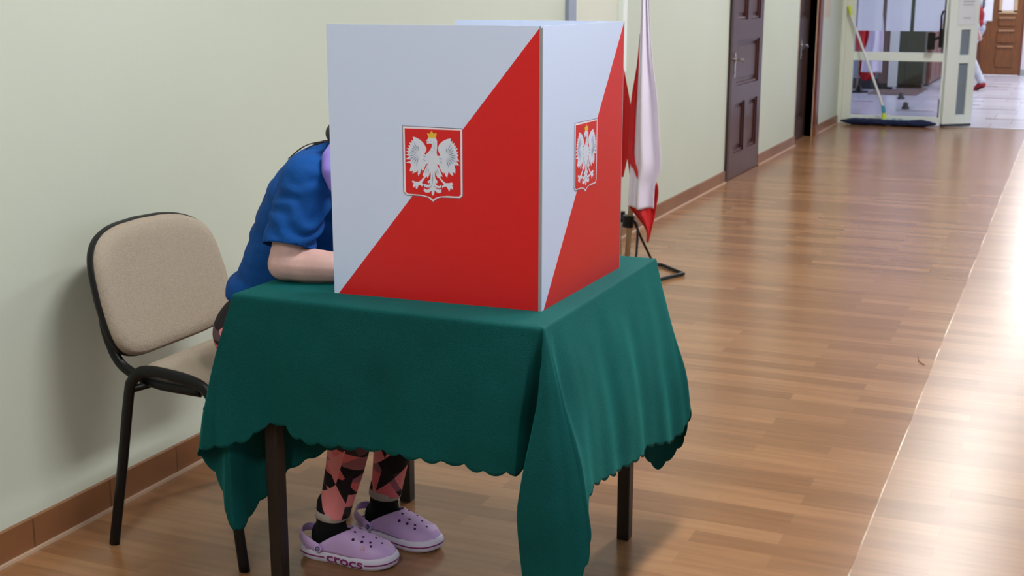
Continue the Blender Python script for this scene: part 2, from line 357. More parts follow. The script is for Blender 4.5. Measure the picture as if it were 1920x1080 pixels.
# skirting with a pale sealing strip along the floor
def skirt(y0, y1):
    struct('baseboard_left', MB().box((XL, y0, 0), (XL + .014, y1, .090)), M_base, origin=(XL, 0, 0))
    struct('trim_1', MB().box((XL + .014, y0, 0), (XL + .024, y1, .008)), M_caulk, origin=(XL, 0, 0))
skirt(YB, D1[0] - .04); skirt(D1[1] + .005, D2[0] - .005); skirt(D2[1] + .20, YE - .07)
struct('baseboard_far', MB().box((-.92, 24.72, 0), (WR, 24.75, .11)), M_hallbase)
struct('baseboard_recess', MB().box((-3.4, 20.385, 0), (-2.54, 20.4, .16)), M_rubber)
struct('trim_2', MB().box((XL, YE - .03, 0), (WR, YE + .03, .006)), mat('threshold_metal', (.45, .45, .5), .3, .8))
# ---------------------------------------------------------------- doors in the left wall
def lever(parent, x, y, z, dy):
    h = MB(); h.lathe([(0, 0), (.022, 0), (.022, .01), (.009, .012), (.009, .045), (0, .045)], (x, y, z), 14, axis=(1, 0, 0))
    h.tube(smooth_path([(x + .042, y, z), (x + .046, y + dy * .04, z), (x + .044, y + dy * .09, z - .008), (x + .04, y + dy * .125, z - .025)], 4), .009, 8)
    h.box((x, y - .018, z - .14), (x + .005, y + .018, z + .05)); h.lathe([(0, .004), (.01, .005), (.01, .009), (0, .009)], (x, y, z - .10), 10, axis=(1, 0, 0))
    return obj('door_handle', h, M_metal, parent, smooth=True, autos=40)
def panel_door(name, y0, y1, xf, panels, top, mleaf, hy, dy):
    d = empty(name, (xf, (y0 + y1) / 2, 0)); d['kind'] = 'structure'
    lf = MB(); lf.box((xf - .060, y0, .008), (xf - .030, y1, top))
    # raised stiles and rails around the sunk panels
    ys = sorted({y0, y1} | {v for p in panels for v in p[:2]}); zs = sorted({.008, top} | {v for p in panels for v in p[2:]})
    for i in range(len(ys) - 1):
        for j in range(len(zs) - 1):
            cy, cz = (ys[i] + ys[i+1]) / 2, (zs[j] + zs[j+1]) / 2
            if not any(p[0] < cy < p[1] and p[2] < cz < p[3] for p in panels):
                lf.box((xf - .030, ys[i], zs[j]), (xf, ys[i+1], zs[j+1]))
    obj('door_leaf', lf, mleaf, d)
    for p in panels:
        bd = MB()
        for (a, b, c, e) in ((p[0], p[0] + .02, p[2], p[3]), (p[1] - .02, p[1], p[2], p[3]), (p[0], p[1], p[2], p[2] + .02), (p[0], p[1], p[3] - .02, p[3])):
            bd.box((xf - .031, a, c), (xf - .012, b, e))
        bd.box((xf - .031, p[0] + .05, p[2] + .05), (xf - .020, p[1] - .05, p[3] - .05))
        obj('door_panel', bd, mleaf, d, bevel=.003)
    lever(d, xf, hy, .94, dy)
    return d
y0, y1 = D1[0] + .03, D1[1]
d1 = panel_door('door_1', y0, y1, XL + .012, [(y0 + .15, y0 + .49, 1.24, 2.0), (y0 + .62, y1 - .12, 1.24, 2.0), (y0 + .17, y1 - .12, .73, 1.08), (y0 + .15, y0 + .49, .20, .60), (y0 + .62, y1 - .12, .20, .60)], D1[2], M_door, y0 + .10, 1)
obj('door_jamb', MB().box((XL - .1, D1[0] - .035, 0), (XL + .02, D1[0] + .03, D1[2])), M_doord, d1)
y0, y1 = D2[:2]
d2 = panel_door('door_2', y0, y1, XL - .07, [(y0 + .12, y1 - .12, 1.2, 2.0), (y0 + .12, y1 - .12, .2, .9)], D2[2], M_doord, y0 + .50, 1)
obj('door_jamb', MB().box((XL - .25, y1, 0), (XL + .005, y1 + .04, D2[2])).box((XL - .25, y0 - .02, 0), (XL + .003, y0, D2[2])), M_caulk, d2)
obj('door_casing', MB().box((XL, y1 + .04, 0), (XL + .03, y1 + .2, D2[2] + .1)), M_casing, d2, bevel=.004)
obj('plinth_block', MB().box((XL, y1 + .03, 0), (XL + .042, y1 + .205, .10)), M_base, d2)
tag(obj('wall_notice', MB().box((XL, 13.60, 1.19), (XL + .003, 14.10, 1.62)), mat('faded_notice', (.55, .50, .42), .7)), 'faded paper notice on the wall beside the far brown door', 'notice')
# framed display case on the wall behind the booth
t = empty('display_case', (XL, 6.6, 1.15), 'pale wall display case with a grey-blue side behind the voting booth', 'display case')
obj('side_panel', MB().box((XL, 6.31, 1.0), (XL + .02, 6.42, 2.2)), M_greyblue, t)
obj('back_board', MB().box((XL, 6.42, 1.0), (XL + .02, 7.10, 2.2)), mat('case_board', (.62, .65, .56), .5), t)
obj('frame_edge', MB().box((XL, 7.10, 1.0), (XL + .05, 7.17, 2.2)), M_whiteframe, t)
# ---------------------------------------------------------------- glazed partition
Y0 = YE
gp = empty('door_3', (-1.8, Y0, 0)); gp['kind'] = 'structure'
xa, xb = -2.30, -1.345
fr = MB(); fr.box((XL, Y0 - .06, 0), (XL + .05, Y0 + .04, 2.4)).box((XL + .05, Y0 - .035, 0), (xa, Y0 + .03, 2.4))
obj('door_frame', fr, mat('cream_frame', (.72, .77, .68), .4), gp, bevel=.004)
lf = MB(); lf.box((xa, Y0 - .02, .045), (xb, Y0 + .02, .10)).box((xa, Y0 - .022, .705), (xb, Y0 + .022, .80)).box((xa, Y0 - .02, 2.2), (xb, Y0 + .02, 2.3))
lf.box((xb, Y0 - .024, .02), (xb + .03, Y0 + .024, 2.3))
obj('rail', lf, M_whiteframe, gp, bevel=.003)
obj('gasket', MB().box((xb - .012, Y0 - .024, .10), (xb, Y0 - .015, .30)).box((xb - .016, Y0 - .024, .80), (xb, Y0 - .012, 2.2)), M_rubber, gp)
for z0, z1 in ((.10, .705), (.80, 2.2)): obj('pane', MB().box((xa, Y0 - .003, z0), (xb, Y0 + .003, z1)), M_glass, gp)
lk = MB().box((xb - .05, Y0 - .07, .86), (xb - .012, Y0 - .024, 1.06)); lk.tube([(xb - .03, Y0 - .09, .88), (xb - .035, Y0 - .1, 1.2), (xb - .02, Y0 - .07, 1.25)], .012, 8)
obj('lock', lk, M_black, gp, bevel=.004)
obj('door_handle', MB().tube(smooth_path([(xb - .03, Y0 - .05, .98), (xb - .06, Y0 - .12, .96), (xb - .13, Y0 - .12, .93)], 4), .016, 8).box((xb - .16, Y0 - .14, .84), (xb - .08, Y0 - .11, 1.02)), M_blackp, gp, bevel=.01)
# folded narrow leaf, turned away from the corridor
ang = math.radians(40); ux, uy = math.cos(ang), math.sin(ang)
nl = empty('door_4', (xb + .035, Y0, 0)); nl['kind'] = 'structure'
def leafbox(mb, s0, s1, z0, z1, th=.045, off=0):
    bx, by = xb + .035, Y0 - .05
    pts = [(bx + ux*s0 - uy*(-th/2+off), by + uy*s0 + ux*(-th/2+off)), (bx + ux*s1 - uy*(-th/2+off), by + uy*s1 + ux*(-th/2+off)), (bx + ux*s1 - uy*(th/2+off), by + uy*s1 + ux*(th/2+off)), (bx + ux*s0 - uy*(th/2+off), by + uy*s0 + ux*(th/2+off))]
    mb.prism([(p[0], p[1], z0) for p in pts], (0, 0, z1 - z0)); return mb
W = .37
l = MB()
leafbox(l, 0, .16, .03, 2.3); leafbox(l, W - .09, W, .03, 2.3)
for z0, z1 in ((.03, .13), (.69, .78), (1.05, 2.3)): leafbox(l, .16, W - .09, z0, z1)
obj('door_leaf', l, M_whiteframe, nl, bevel=.004)
for z0, z1 in ((.13, .69), (.78, 1.05)): obj('pane', leafbox(MB(), .16, W - .09, z0, z1, .008), mat('dusky_glass', (.20, .25, .32), .15), nl)
obj('bottom_seal', leafbox(MB(), 0, W, .005, .03, .04), M_rubber, nl)
nt_ = empty('notice', (xb + .2, Y0 + .05, 1.1), 'white printed notice taped to the narrow folded door leaf', 'notice')
obj('paper', leafbox(MB(), .10, W - .05, 1.10, 1.62, .003, -.026), M_paper, nt_)
for k, (s0, s1, z) in enumerate(((.16, .26, 1.17), (.15, .28, 1.31), (.15, .29, 1.345), (.14, .27, 1.40), (.17, .27, 1.5))):
    obj('text_line', leafbox(MB(), s0, s1, z, z + .012, .001, -.0285), M_ink, nt_)
# white sheets hung behind the upper glass
for k, (a, b, lb) in enumerate(((-2.285, -2.015, 'nearest the mop handle, leftmost of three'), (-1.975, -1.715, 'in the middle of three'), (-1.675, -1.375, 'beside the lock, rightmost of three'))):
    tag(obj('hanging_sheet', MB().poly([(a, Y0 + .03, 1.03), (b, Y0 + .03, 1.03), (b, Y0 + .03, 2.1), (a, Y0 + .03, 2.1)]), M_sheet), 'white sheet behind the glass door, ' + lb, 'sheet', 'white sheets on the glass door')
# ---------------------------------------------------------------- mop at the threshold
t = empty('floor_mop', (-1.87, Y0 - .16, 0), 'wide dark blue dust mop with a long white handle leaning on the door frame', 'mop')
rows = []
for i in range(90):
    x = -2.38 + i * (1.03 / 89); e = min(1, 6 * min(i, 89 - i) / 89 + .25)
    rows.append([(x, Y0 - .15 + math.cos(a) * .09 * e * (1 + .25 * noise.noise((x * 14, a * 2, 0))), .038 + math.sin(a) * .037 * e * (1 + .3 * noise.noise((x * 17, a * 2, 3)))) for a in [2*PI*k/14 for k in range(14)]])
obj('mop_head', MB().grid(rows, True), M_mop, t, smooth=True)
obj('mop_plate', MB().box((-1.93, Y0 - .19, .055), (-1.62, Y0 - .12, .075)), mat('pale_teal_plastic', (.25, .45, .55), .5), t, bevel=.006)
obj('joint', MB().tube([(-1.905, Y0 - .15, .06), (-1.912, Y0 - .15, .14)], [.028, .024], 10), M_lime, t)
obj('joint', MB().tube([(-1.912, Y0 - .15, .14), (-1.93, Y0 - .145, .22)], [.022, .018], 10), M_teal, t)
obj('handle', MB().tube([(-1.93, Y0 - .145, .22), (-2.345, Y0 - .075, 1.20)], .013, 10), mat('white_handle', (.72, .74, .78), .3), t)
obj('handle_grip', MB().tube([(-2.345, Y0 - .075, 1.20), (-2.372, Y0 - .07, 1.30)], [.017, .02], 10), M_lime, t)
# ---------------------------------------------------------------- flags
def img_flag(name, label, pole, layers, yb, lean=0, legs=False):
    t = empty(name, (pole[0][0], yb, 0), label, 'flag', None)
    obj('pole', MB().tube(pole, .014, 10), M_pole, t, smooth=True)
    top = Vector(pole[-1]); obj('finial', MB().lathe([(0, 0), (.014, .005), (.02, .03), (.012, .055), (0, .075)], top, 12), M_metal, t, smooth=True)
    for (nm, m, rows_, dy) in layers:
        rr = smooth_path([Vector((a, b, z)) for a, b, z in rows_], 6)
        g = []
        for r in rr:
            a, b, z = r; n = 28; row = []
            for i in range(n + 1):
                u = i / n; amp = .035 * min(1, (b - a) / .12)
                row.append((a + (b - a) * u, yb + dy + amp * math.sin(u * 2.6 * PI + z * 1.3) + .012 * math.sin(u * 17 + z * 3), z))
            g.append(row)
        obj(nm, MB().grid(g), m, t, smooth=True, solid=.003)
    return t
YF = 6.15
# rows: x left, x right, z
f1 = img_flag('flag', 'white and red flag on a pole in a black floor stand right of the booth',
    [(-2.045, YF + .05, .10), (-1.955, YF + .05, 1.75)],
    [('white_half', M_wfab, [(-1.985, -1.935, 1.70), (-1.972, -1.936, 1.45), (-1.982, -1.915, 1.15), (-2.0, -1.885, .95), (-2.016, -1.868, .75), (-2.024, -1.855, .60), (-2.025, -1.885, .50), (-2.03, -1.888, .385)], -.03),
     ('red_half', M_rfab, [(-1.985, -1.96, 1.25), (-2.0, -1.96, 1.10), (-2.03, -1.965, .93), (-2.045, -1.965, .75), (-2.048, -1.96, .63), (-2.03, -1.88, .50), (-2.03, -1.885, .385), (-1.985, -1.892, .33), (-1.935, -1.902, .27), (-1.925, -1.918, .21)], .0)], YF)
f2 = img_flag('flag', 'second flag with its red half just showing between the booth and the white flag',
    [(-2.12, YF + .14, .10), (-2.17, YF + .16, 1.22)],
    [('red_half', M_rfab, [(-2.16, -2.135, 1.24), (-2.19, -2.115, 1.15), (-2.26, -2.085, 1.02), (-2.29, -2.055, .86), (-2.28, -2.060, .68), (-2.26, -2.09, .52)], .08),
     ('white_half', M_wfab, [(-2.26, -2.12, .72), (-2.25, -2.108, .60), (-2.24, -2.115, .45), (-2.22, -2.13, .33)], .12)], YF)
st = empty('flag_stand', (-2.06, YF + .08, 0), 'black wire floor stand holding the flag poles beside the wall', 'flag stand')
obj('socket', MB().tube([(-2.045, YF + .05, .27), (-2.04, YF + .05, .33)], .030, 14).tube([(-2.115, YF + .14, .28), (-2.12, YF + .14, .33)], .028, 14).box((-2.11, YF + .06, .29), (-2.04, YF + .12, .31)), M_black, st)
for k, p in enumerate([[(-2.02, YF + .05, .31), (-1.985, YF + .03, .26), (-1.95, YF - .12, .012)], [(-2.03, YF + .09, .31), (-2.0, YF + .14, .20), (-1.98, YF + .33, .012)], [(-2.09, YF + .12, .31), (-2.13, YF + .14, .25), (-2.22, YF + .10, .012)]]):
    obj('leg', MB().tube(smooth_path(p, 5), .0065, 8), M_black, st, smooth=True)
obj('base_ring', MB().tube([(-2.25, YF + .10, .011), (-2.03, YF - .22, .011), (-1.91, YF - .10, .011), (-1.855, YF + .06, .011), (-1.79, YF + .22, .011), (-1.96, YF + .39, .011), (-2.12, YF + .36, .011), (-2.25, YF + .10, .011)], .010, 8), M_black, st)
# ---------------------------------------------------------------- ceiling lamps
LL = ['ceiling lamp behind the camera', 'ceiling lamp right above the voting table', 'ceiling lamp just past the voting table by the flags', 'ceiling lamp before the first brown door', 'ceiling lamp between the brown doors and the glass door', 'added hall ceiling lamp just past the glass door', 'added middle ceiling lamp of the tiled hall', 'added ceiling lamp in front of the far wooden door']
for (lx, ly), lb in zip(LAMPS, LL):
    t = empty('ceiling_lamp', (lx, ly, ZC - .08), 'long white ' + lb, 'lamp', 'ceiling lamps along the corridor')
    obj('housing', MB().box((lx - .15, ly - .62, ZC - .05), (lx + .15, ly + .62, ZC - .001)), M_whiteframe, t)
    obj('diffuser', MB().box((lx - .13, ly - .60, ZC - .08), (lx + .13, ly + .60, ZC - .05)), M_lamp, t)
    d = bpy.data.lights.new('lamp_light', 'AREA'); d.shape = 'RECTANGLE'; d.size = .26; d.size_y = 1.2; d.energy = LAMP_W; d.color = (1, .98, .96)
    o = bpy.data.objects.new('lamp_light', d); o.location = (0, 0, -.015); C.objects.link(o); o.parent = t
CREST = {   # crest outlines on the panel, in tenths of a millimetre from its lower left corner
    'outer': [(1812,3966),(3252,3953),(3250,2477),(3193,2418),(2733,2409),(2625,2377),(2531,2297),(2411,2388),(2267,2413),(1888,2416),(1813,2490)],
    'border': [(1829,3951),(3243,3937),(3238,2485),(3184,2431),(2733,2421),(2635,2394),(2532,2315),(2420,2398),(2268,2427),(1897,2433),(1829,2499)],
    'field': [(1873,3908),(3201,3908),(3198,2504),(3150,2460),(2876,2460),(2698,2439),(2599,2405),(2536,2362),(2456,2414),(2268,2453),(1928,2458),(1875,2498)],
    'crown': [(2441,3722),(2413,3826),(2473,3809),(2523,3883),(2567,3812),(2646,3835),(2622,3721)],
    'eagle': [(2381,3651),(2423,3690),(2441,3722),(2539,3730),(2627,3714),(2649,3662),(2647,3524),(2635,3410),(2648,3345),(2678,3327),(2724,3349),(2679,3428),(2666,3509),(2699,3583),(2776,3656),(2873,3703),(2961,3726),(2982,3707),(2969,3647),(3024,3673),(3006,3603),(3065,3635),(3047,3562),(3103,3583),(3075,3509),(3138,3520),(3098,3451),(3154,3448),(3115,3395),(3162,3373),(3118,3325),(3177,3236),(3100,3232),(3176,3147),(3056,3143),(3080,3040),(3072,2961),(3016,2996),(3026,2913),(2966,2928),(2918,3008),(2881,2864),(2842,2901),(2811,2986),(2793,2944),(2744,3007),(2703,3067),(2689,3132),(2628,3149),(2675,3086),(2740,2958),(2771,2881),(2725,2895),(2716,2851),(2791,2781),(2844,2742),(2929,2747),(2985,2764),(3024,2727),(2985,2699),(3016,2664),(3001,2601),(2966,2645),(2952,2612),(2921,2554),(2895,2619),(2852,2669),(2793,2653),(2768,2622),(2750,2660),(2781,2695),(2804,2712),(2738,2778),(2677,2849),(2646,2852),(2615,2919),(2581,3000),(2587,2918),(2596,2840),(2652,2765),(2630,2723),(2591,2744),(2612,2693),(2679,2663),(2740,2699),(2732,2636),(2664,2616),(2602,2643),(2629,2605),(2682,2586),(2739,2614),(2738,2535),(2695,2509),(2628,2525),(2575,2569),(2567,2506),(2533,2444),(2502,2486),(2503,2560),(2449,2513),(2359,2508),(2309,2541),(2321,2608),(2381,2570),(2446,2598),(2478,2646),(2414,2613),(2325,2641),(2312,2703),(2383,2686),(2448,2684),(2470,2738),(2425,2716),(2402,2753),(2480,2806),(2487,2913),(2481,2987),(2448,2895),(2411,2832),(2383,2872),(2355,2838),(2310,2773),(2267,2718),(2312,2690),(2271,2635),(2245,2662),(2195,2671),(2176,2634),(2149,2566),(2114,2597),(2124,2644),(2076,2605),(2051,2617),(2048,2668),(2089,2689),(2026,2725),(2045,2763),(2111,2738),(2198,2737),(2274,2804),(2325,2856),(2290,2890),(2331,2988),(2401,3119),(2430,3156),(2376,3137),(2317,3003),(2284,2982),(2271,3039),(2233,2934),(2189,2862),(2172,2914),(2184,2989),(2124,2948),(2039,2914),(2065,2971),(1977,2967),(1996,3037),(2019,3118),(1989,3142),(1881,3154),(1999,3192),(2009,3222),(1879,3226),(1974,3296),(1885,3325),(1966,3358),(1897,3401),(1977,3431),(1913,3469),(1987,3488),(1943,3531),(2008,3542),(1980,3598),(2046,3592),(2030,3658),(2085,3634),(2065,3731),(2138,3718),(2253,3666),(2341,3580),(2393,3481),(2377,3407),(2338,3373),(2373,3343),(2418,3392),(2481,3452),(2518,3519),(2530,3589),(2484,3598),(2403,3589),(2400,3618),(2457,3630)],
}
# ---------------------------------------------------------------- voting booth
TZ = .767
BT = empty('voting_booth', (-1.1, 2.7, TZ), 'white and red folding voting booth of card with a crest, standing on the green cloth', 'voting booth')
PH = .614
def panel(p0, p1, grey_edge, crest_dx=0, crest=True, red=True):
    # p0 -> p1 along the outside face, seen left to right; outward normal to the viewer's side
    p0 = Vector((*p0, TZ)); p1 = Vector((*p1, TZ)); W = (p1 - p0).length; d = (p1 - p0) / W; nrm = Vector((d.y, -d.x, 0)); th = .004
    P = lambda s, z, o=0: p0 + d * s + Vector((0, 0, z)) + nrm * o
    mb = MB(); mb.prism([P(0, 0, -th), P(W, 0, -th), P(W, PH, -th), P(0, PH, -th)], nrm * th)
    pn = obj('panel', mb, M_card, BT)
    if red:
        obj('red_triangle', MB().prism([P(.010, .002, .0001), P(W - .003, .002, .0001), P(W - .003, PH - .004, .0001)], nrm * .0003), M_red, pn)
        obj('panel_edge', MB().prism([P(W - .003, 0, .0001), P(W, 0, .0001), P(W, PH, .0001), P(W - .003, PH, .0001)], nrm * .0004), M_cardedge if grey_edge else M_card, pn)  # narrow strip in grey card colour along the panel's right edge
    if crest:
        cm = MB()
        for k, (nm, mi) in enumerate((('outer', 0), ('border', 1), ('field', 2), ('eagle', 5), ('crown', 3))):
            cm.prism([P(a / 1e4 + crest_dx, b / 1e4, .0004 + .0002 * k) for a, b in CREST[nm]], nrm * .0002, mi)
        # feather shading: fine strokes fanning from each wing root, breast lines, tail
        def stroke(a, b, w):
            a = Vector(a); b = Vector(b); t = (b - a); q = Vector((-t.y, t.x)).normalized() * w
            m_ = (a + b) / 2
            cm.prism([P(x / 1e4 + crest_dx, y / 1e4, .0014) for x, y in (a, m_ + q, b, m_ - q)], nrm * .00015, 4)
        for cx, cy, sg in ((2215, 3360, -1), (2850, 3345, 1)):
            for k in range(11):
                a = math.radians(100 + 15.5 * k) if sg < 0 else math.radians(80 - 15.5 * k)
                r0, r1 = 60 + 40 * (k % 2), 255 + 30 * math.sin(k * 1.3) - 60 * (k in (0,)) + 30 * (k > 6)
                stroke((cx + r0 * math.cos(a), cy + r0 * math.sin(a)), (cx + r1 * math.cos(a), cy + r1 * math.sin(a)), 10)
        for a, b in (((2300, 3330), (2400, 3290)), ((2290, 3250), (2380, 3210)), ((2680, 3290), (2780, 3270)), ((2700, 3220), (2780, 3180)), ((2400, 3060), (2370, 2930)), ((2440, 3050), (2420, 2930)), ((2640, 3050), (2680, 2930)), ((2610, 3050), (2640, 2930)),
                     ((2535, 2960), (2535, 2700)), ((2520, 2680), (2450, 2620)), ((2550, 2680), (2620, 2620)), ((2480, 3420), (2600, 3420)), ((2560, 3650), (2590, 3450)), ((2490, 3650), (2510, 3640))):
            stroke(a, b, 7)
        obj('crest', cm, [M_dkline, M_cream, M_red, M_yellow, M_fline, M_feather], pn)
    return pn
bL, bM, bR, bB = (-1.53, 2.487), (-1.027, 2.513), (-1.015, 3.018), (-1.462, 2.999)
panel(bL, bM, True)
panel((bM[0] + .004, bM[1] + .002), bR, True, .0015)
panel((bR[0] - .004, bR[1] + .002), bB, False, crest=False, red=False)
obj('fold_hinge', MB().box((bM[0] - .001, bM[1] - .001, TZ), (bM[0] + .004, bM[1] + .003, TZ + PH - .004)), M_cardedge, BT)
# ---------------------------------------------------------------- table
tb = empty('table', (-1.354, 2.775, 0), 'square table with dark wooden legs under the green cloth', 'table')
x0, x1, y0, y1 = -1.735, -.972, 2.392, 3.158
obj('tabletop', MB().box((x0, y0, .738), (x1, y1, .760)), M_topwood, tb, bevel=.002)
ap = MB(); ap.box((x0 + .07, y0 + .055, .655), (x1 - .07, y0 + .073, .738)).box((x0 + .07, y1 - .073, .655), (x1 - .07, y1 - .055, .738)).box((x0 + .055, y0 + .07, .655), (x0 + .073, y1 - .07, .738)).box((x1 - .073, y0 + .07, .655), (x1 - .055, y1 - .07, .738))
obj('apron', ap, M_legwood, tb)
for lx, ly in ((-1.690, 2.452), (-1.012, 2.452), (-1.014, 3.100), (-1.682, 3.100)):
    g = MB(); a, b = .017, .0185
    g.add([(lx-a, ly-a, 0), (lx+a, ly-a, 0), (lx+a, ly+a, 0), (lx-a, ly+a, 0), (lx-b, ly-b, .738), (lx+b, ly-b, .738), (lx+b, ly+b, .738), (lx-b, ly+b, .738)], [(0,3,2,1),(4,5,6,7),(0,1,5,4),(1,2,6,5),(2,3,7,6),(3,0,4,7)])
    obj('leg', g, M_legwood, tb, bevel=.003)
# ---------------------------------------------------------------- tablecloth, draped with its corners hanging
XA, XB, YA, YB2 = -1.742, -.965, 2.385, 3.166
cFL, cFR, cRR, cRL = (XA, YA), (XB, YA), (XB, YB2), (XA, YB2)
def K(top, hem, mid=None, mid2=None):       # one hanging line of the cloth: table edge, two points on the way, hem
    tx, ty = top; hx, hy, hz = hem; t = Vector((tx, ty, .766)); h = Vector(hem)
    dd = Vector((hx - tx, hy - ty, 0)); 
    m1 = Vector(mid) if mid else Vector((tx + dd.x * .45, ty + dd.y * .45, .766 - (.766 - hz) * .35))
    m2 = Vector(mid2) if mid2 else Vector((tx + dd.x * .80, ty + dd.y * .80, .766 - (.766 - hz) * .70))
    return [t, m1, m2, h]
def e(a, b, t): return (a[0] + (b[0] - a[0]) * t, a[1] + (b[1] - a[1]) * t)
COL = [
 # front side, left to right
 K(e(cFL, cFR, .02), (-1.785, 2.352, .412), (-1.772, 2.368, .62), (-1.782, 2.358, .52)),
 K(e(cFL, cFR, .06), (-1.711, 2.362, .434)),
 K(e(cFL, cFR, .11), (-1.664, 2.372, .470)),
 K(e(cFL, cFR, .17), (-1.612, 2.374, .484)),
 K(e(cFL, cFR, .24), (-1.560, 2.362, .459)),
 K(e(cFL, cFR, .34), (-1.478, 2.356, .458)),
 K(e(cFL, cFR, .46), (-1.381, 2.362, .460)),
 K(e(cFL, cFR, .60), (-1.272, 2.354, .460)),
 K(e(cFL, cFR, .74), (-1.165, 2.362, .460)),
 K(e(cFL, cFR, .86), (-1.080, 2.354, .454)),
 K(e(cFL, cFR, .94), (-1.025, 2.354, .458), (-1.006, 2.364, .66), (-1.018, 2.358, .56)),
 K(e(cFL, cFR, .985), (-1.012, 2.375, .456), (-.992, 2.374, .66), (-1.004, 2.374, .56)),
 # deep crease, then the front right corner tongue
 K((XB - .004, YA), (-1.000, 2.455, .450), (-.975, 2.400, .66), (-.990, 2.435, .55)),
 K((XB - .002, YA), (-.972, 2.458, .42), (-.962, 2.400, .66), (-.966, 2.438, .55)),
 K((XB - .001, YA - .001), (-.985, 2.350, .34), (-.960, 2.372, .66), (-.975, 2.360, .50)),
 K((XB, YA - .002), (-.980, 2.306, .235), (-.962, 2.345, .62), (-.996, 2.312, .40)),
 K((XB, YA - .002), (-.940, 2.300, .165), (-.958, 2.345, .62), (-.958, 2.308, .42)),
 K((XB + .001, YA - .001), (-.896, 2.306, .185), (-.938, 2.345, .62), (-.915, 2.308, .42)),
 K((XB + .001, YA), (-.856, 2.312, .255), (-.924, 2.352, .62), (-.880, 2.320, .42)),
 K((XB + .001, YA + .002), (-.838, 2.334, .325), (-.917, 2.366, .62), (-.862, 2.340, .45)),
 K(e(cFR, cRR, .02), (-.850, 2.352, .400), (-.914, 2.378, .62), (-.868, 2.360, .50)),
 K(e(cFR, cRR, .06), (-.874, 2.412, .430), (-.930, 2.410, .62), (-.890, 2.412, .50)),
 # right side, front to back
 K(e(cFR, cRR, .13), (-.884, 2.480, .412)),
 K(e(cFR, cRR, .23), (-.878, 2.568, .398)),
 K(e(cFR, cRR, .34), (-.888, 2.662, .384)),
 K(e(cFR, cRR, .47), (-.880, 2.768, .372)),
 K(e(cFR, cRR, .60), (-.886, 2.886, .362)),
 K(e(cFR, cRR, .74), (-.880, 2.990, .340)),
 K(e(cFR, cRR, .86), (-.880, 3.070, .322)),
 K(e(cFR, cRR, .96), (-.868, 3.140, .335), (-.925, 3.150, .60), (-.888, 3.145, .45)),
 # rear right corner
 K((XB + .001, YB2), (-.862, 3.185, .365), (-.925, 3.176, .60), (-.880, 3.182, .47)),
 K((XB, YB2 + .001), (-.885, 3.215, .285), (-.940, 3.185, .60), (-.908, 3.20, .45)),
 K((XB, YB2 + .002), (-.925, 3.228, .215), (-.955, 3.190, .60), (-.935, 3.21, .42)),
 K((XB - .002, YB2 + .002), (-.965, 3.226, .175), (-.970, 3.190, .60), (-.968, 3.21, .40)),
 K((XB - .004, YB2 + .001), (-1.005, 3.205, .235), (-.985, 3.180, .60), (-1.0, 3.19, .42)),
 K(e(cRR, cRL, .06), (-1.035, 3.205, .36)),
 # back side
 K(e(cRR, cRL, .18), (-1.11, 3.195, .45)), K(e(cRR, cRL, .36), (-1.25, 3.205, .46)), K(e(cRR, cRL, .54), (-1.38, 3.195, .46)),
 K(e(cRR, cRL, .72), (-1.52, 3.205, .46)), K(e(cRR, cRL, .88), (-1.65, 3.195, .46)),
 K((XA + .002, YB2 + .001), (-1.76, 3.215, .40)), K((XA, YB2 + .001), (-1.79, 3.225, .34)), K((XA - .001, YB2), (-1.80, 3.19, .34)),
 # left side, back to front: lies over the sitter's knees, then hangs free
 K(e(cRL, cFL, .08), (-1.79, 3.11, .42)),
 K(e(cRL, cFL, .20), (-1.700, 3.01, .40), (-1.735, 3.01, .66), (-1.715, 3.01, .53)),
 K(e(cRL, cFL, .29), (-1.520, 2.94, .44), (-1.700, 2.94, .665), (-1.56, 2.94, .60)),
 K(e(cRL, cFL, .40), (-1.475, 2.86, .44), (-1.690, 2.86, .672), (-1.53, 2.86, .628)),
 K(e(cRL, cFL, .52), (-1.475, 2.76, .45), (-1.690, 2.76, .672), (-1.53, 2.76, .625)),
 K(e(cRL, cFL, .64), (-1.480, 2.665, .42), (-1.690, 2.665, .672), (-1.53, 2.665, .628)),
 K(e(cRL, cFL, .71), (-1.560, 2.590, .38), (-1.710, 2.590, .66), (-1.60, 2.59, .58)),
 K(e(cRL, cFL, .79), (-1.690, 2.530, .315), (-1.735, 2.535, .63), (-1.715, 2.53, .47)),
 K(e(cRL, cFL, .88), (-1.748, 2.465, .232), (-1.750, 2.475, .60), (-1.752, 2.468, .40)),
 # front left corner, folded back on itself
 K((XA - .001, YA + .012), (-1.752, 2.40, .195), (-1.752, 2.415, .60), (-1.757, 2.405, .40)),
 K((XA - .001, YA + .006), (-1.760, 2.366, .202), (-1.757, 2.39, .60), (-1.765, 2.375, .40)),
 K((XA - .001, YA + .004), (-1.792, 2.385, .27), (-1.768, 2.395, .60), (-1.785, 2.39, .42)),
 K((XA - .001, YA + .003), (-1.835, 2.400, .325), (-1.782, 2.392, .61), (-1.815, 2.398, .45)),
 K((XA - .001, YA + .001), (-1.848, 2.372, .375), (-1.788, 2.380, .62), (-1.826, 2.375, .48)),
 K((XA, YA - .001), (-1.824, 2.346, .402), (-1.784, 2.366, .62), (-1.808, 2.352, .50)),
]
def catmull(p0, p1, p2, p3, t): return 0.5*((2*p1) + (p2-p0)*t + (2*p0-5*p1+4*p2-p3)*t*t + (3*p1-p0-3*p2+p3)*t**3)
nC = len(COL); SUBC = 14
cols = []
for i in range(nC):
    A = [COL[(i + k) % nC] for k in (-1, 0, 1, 2)]
    for j in range(SUBC):
        t = j / SUBC
        cc = [catmull(*[A[k][r] for k in range(4)], t) for r in range(4)]
        # the table edge stays on the tabletop outline
        cc[0] = A[1][0].lerp(A[2][0], t); cols.append(cc)
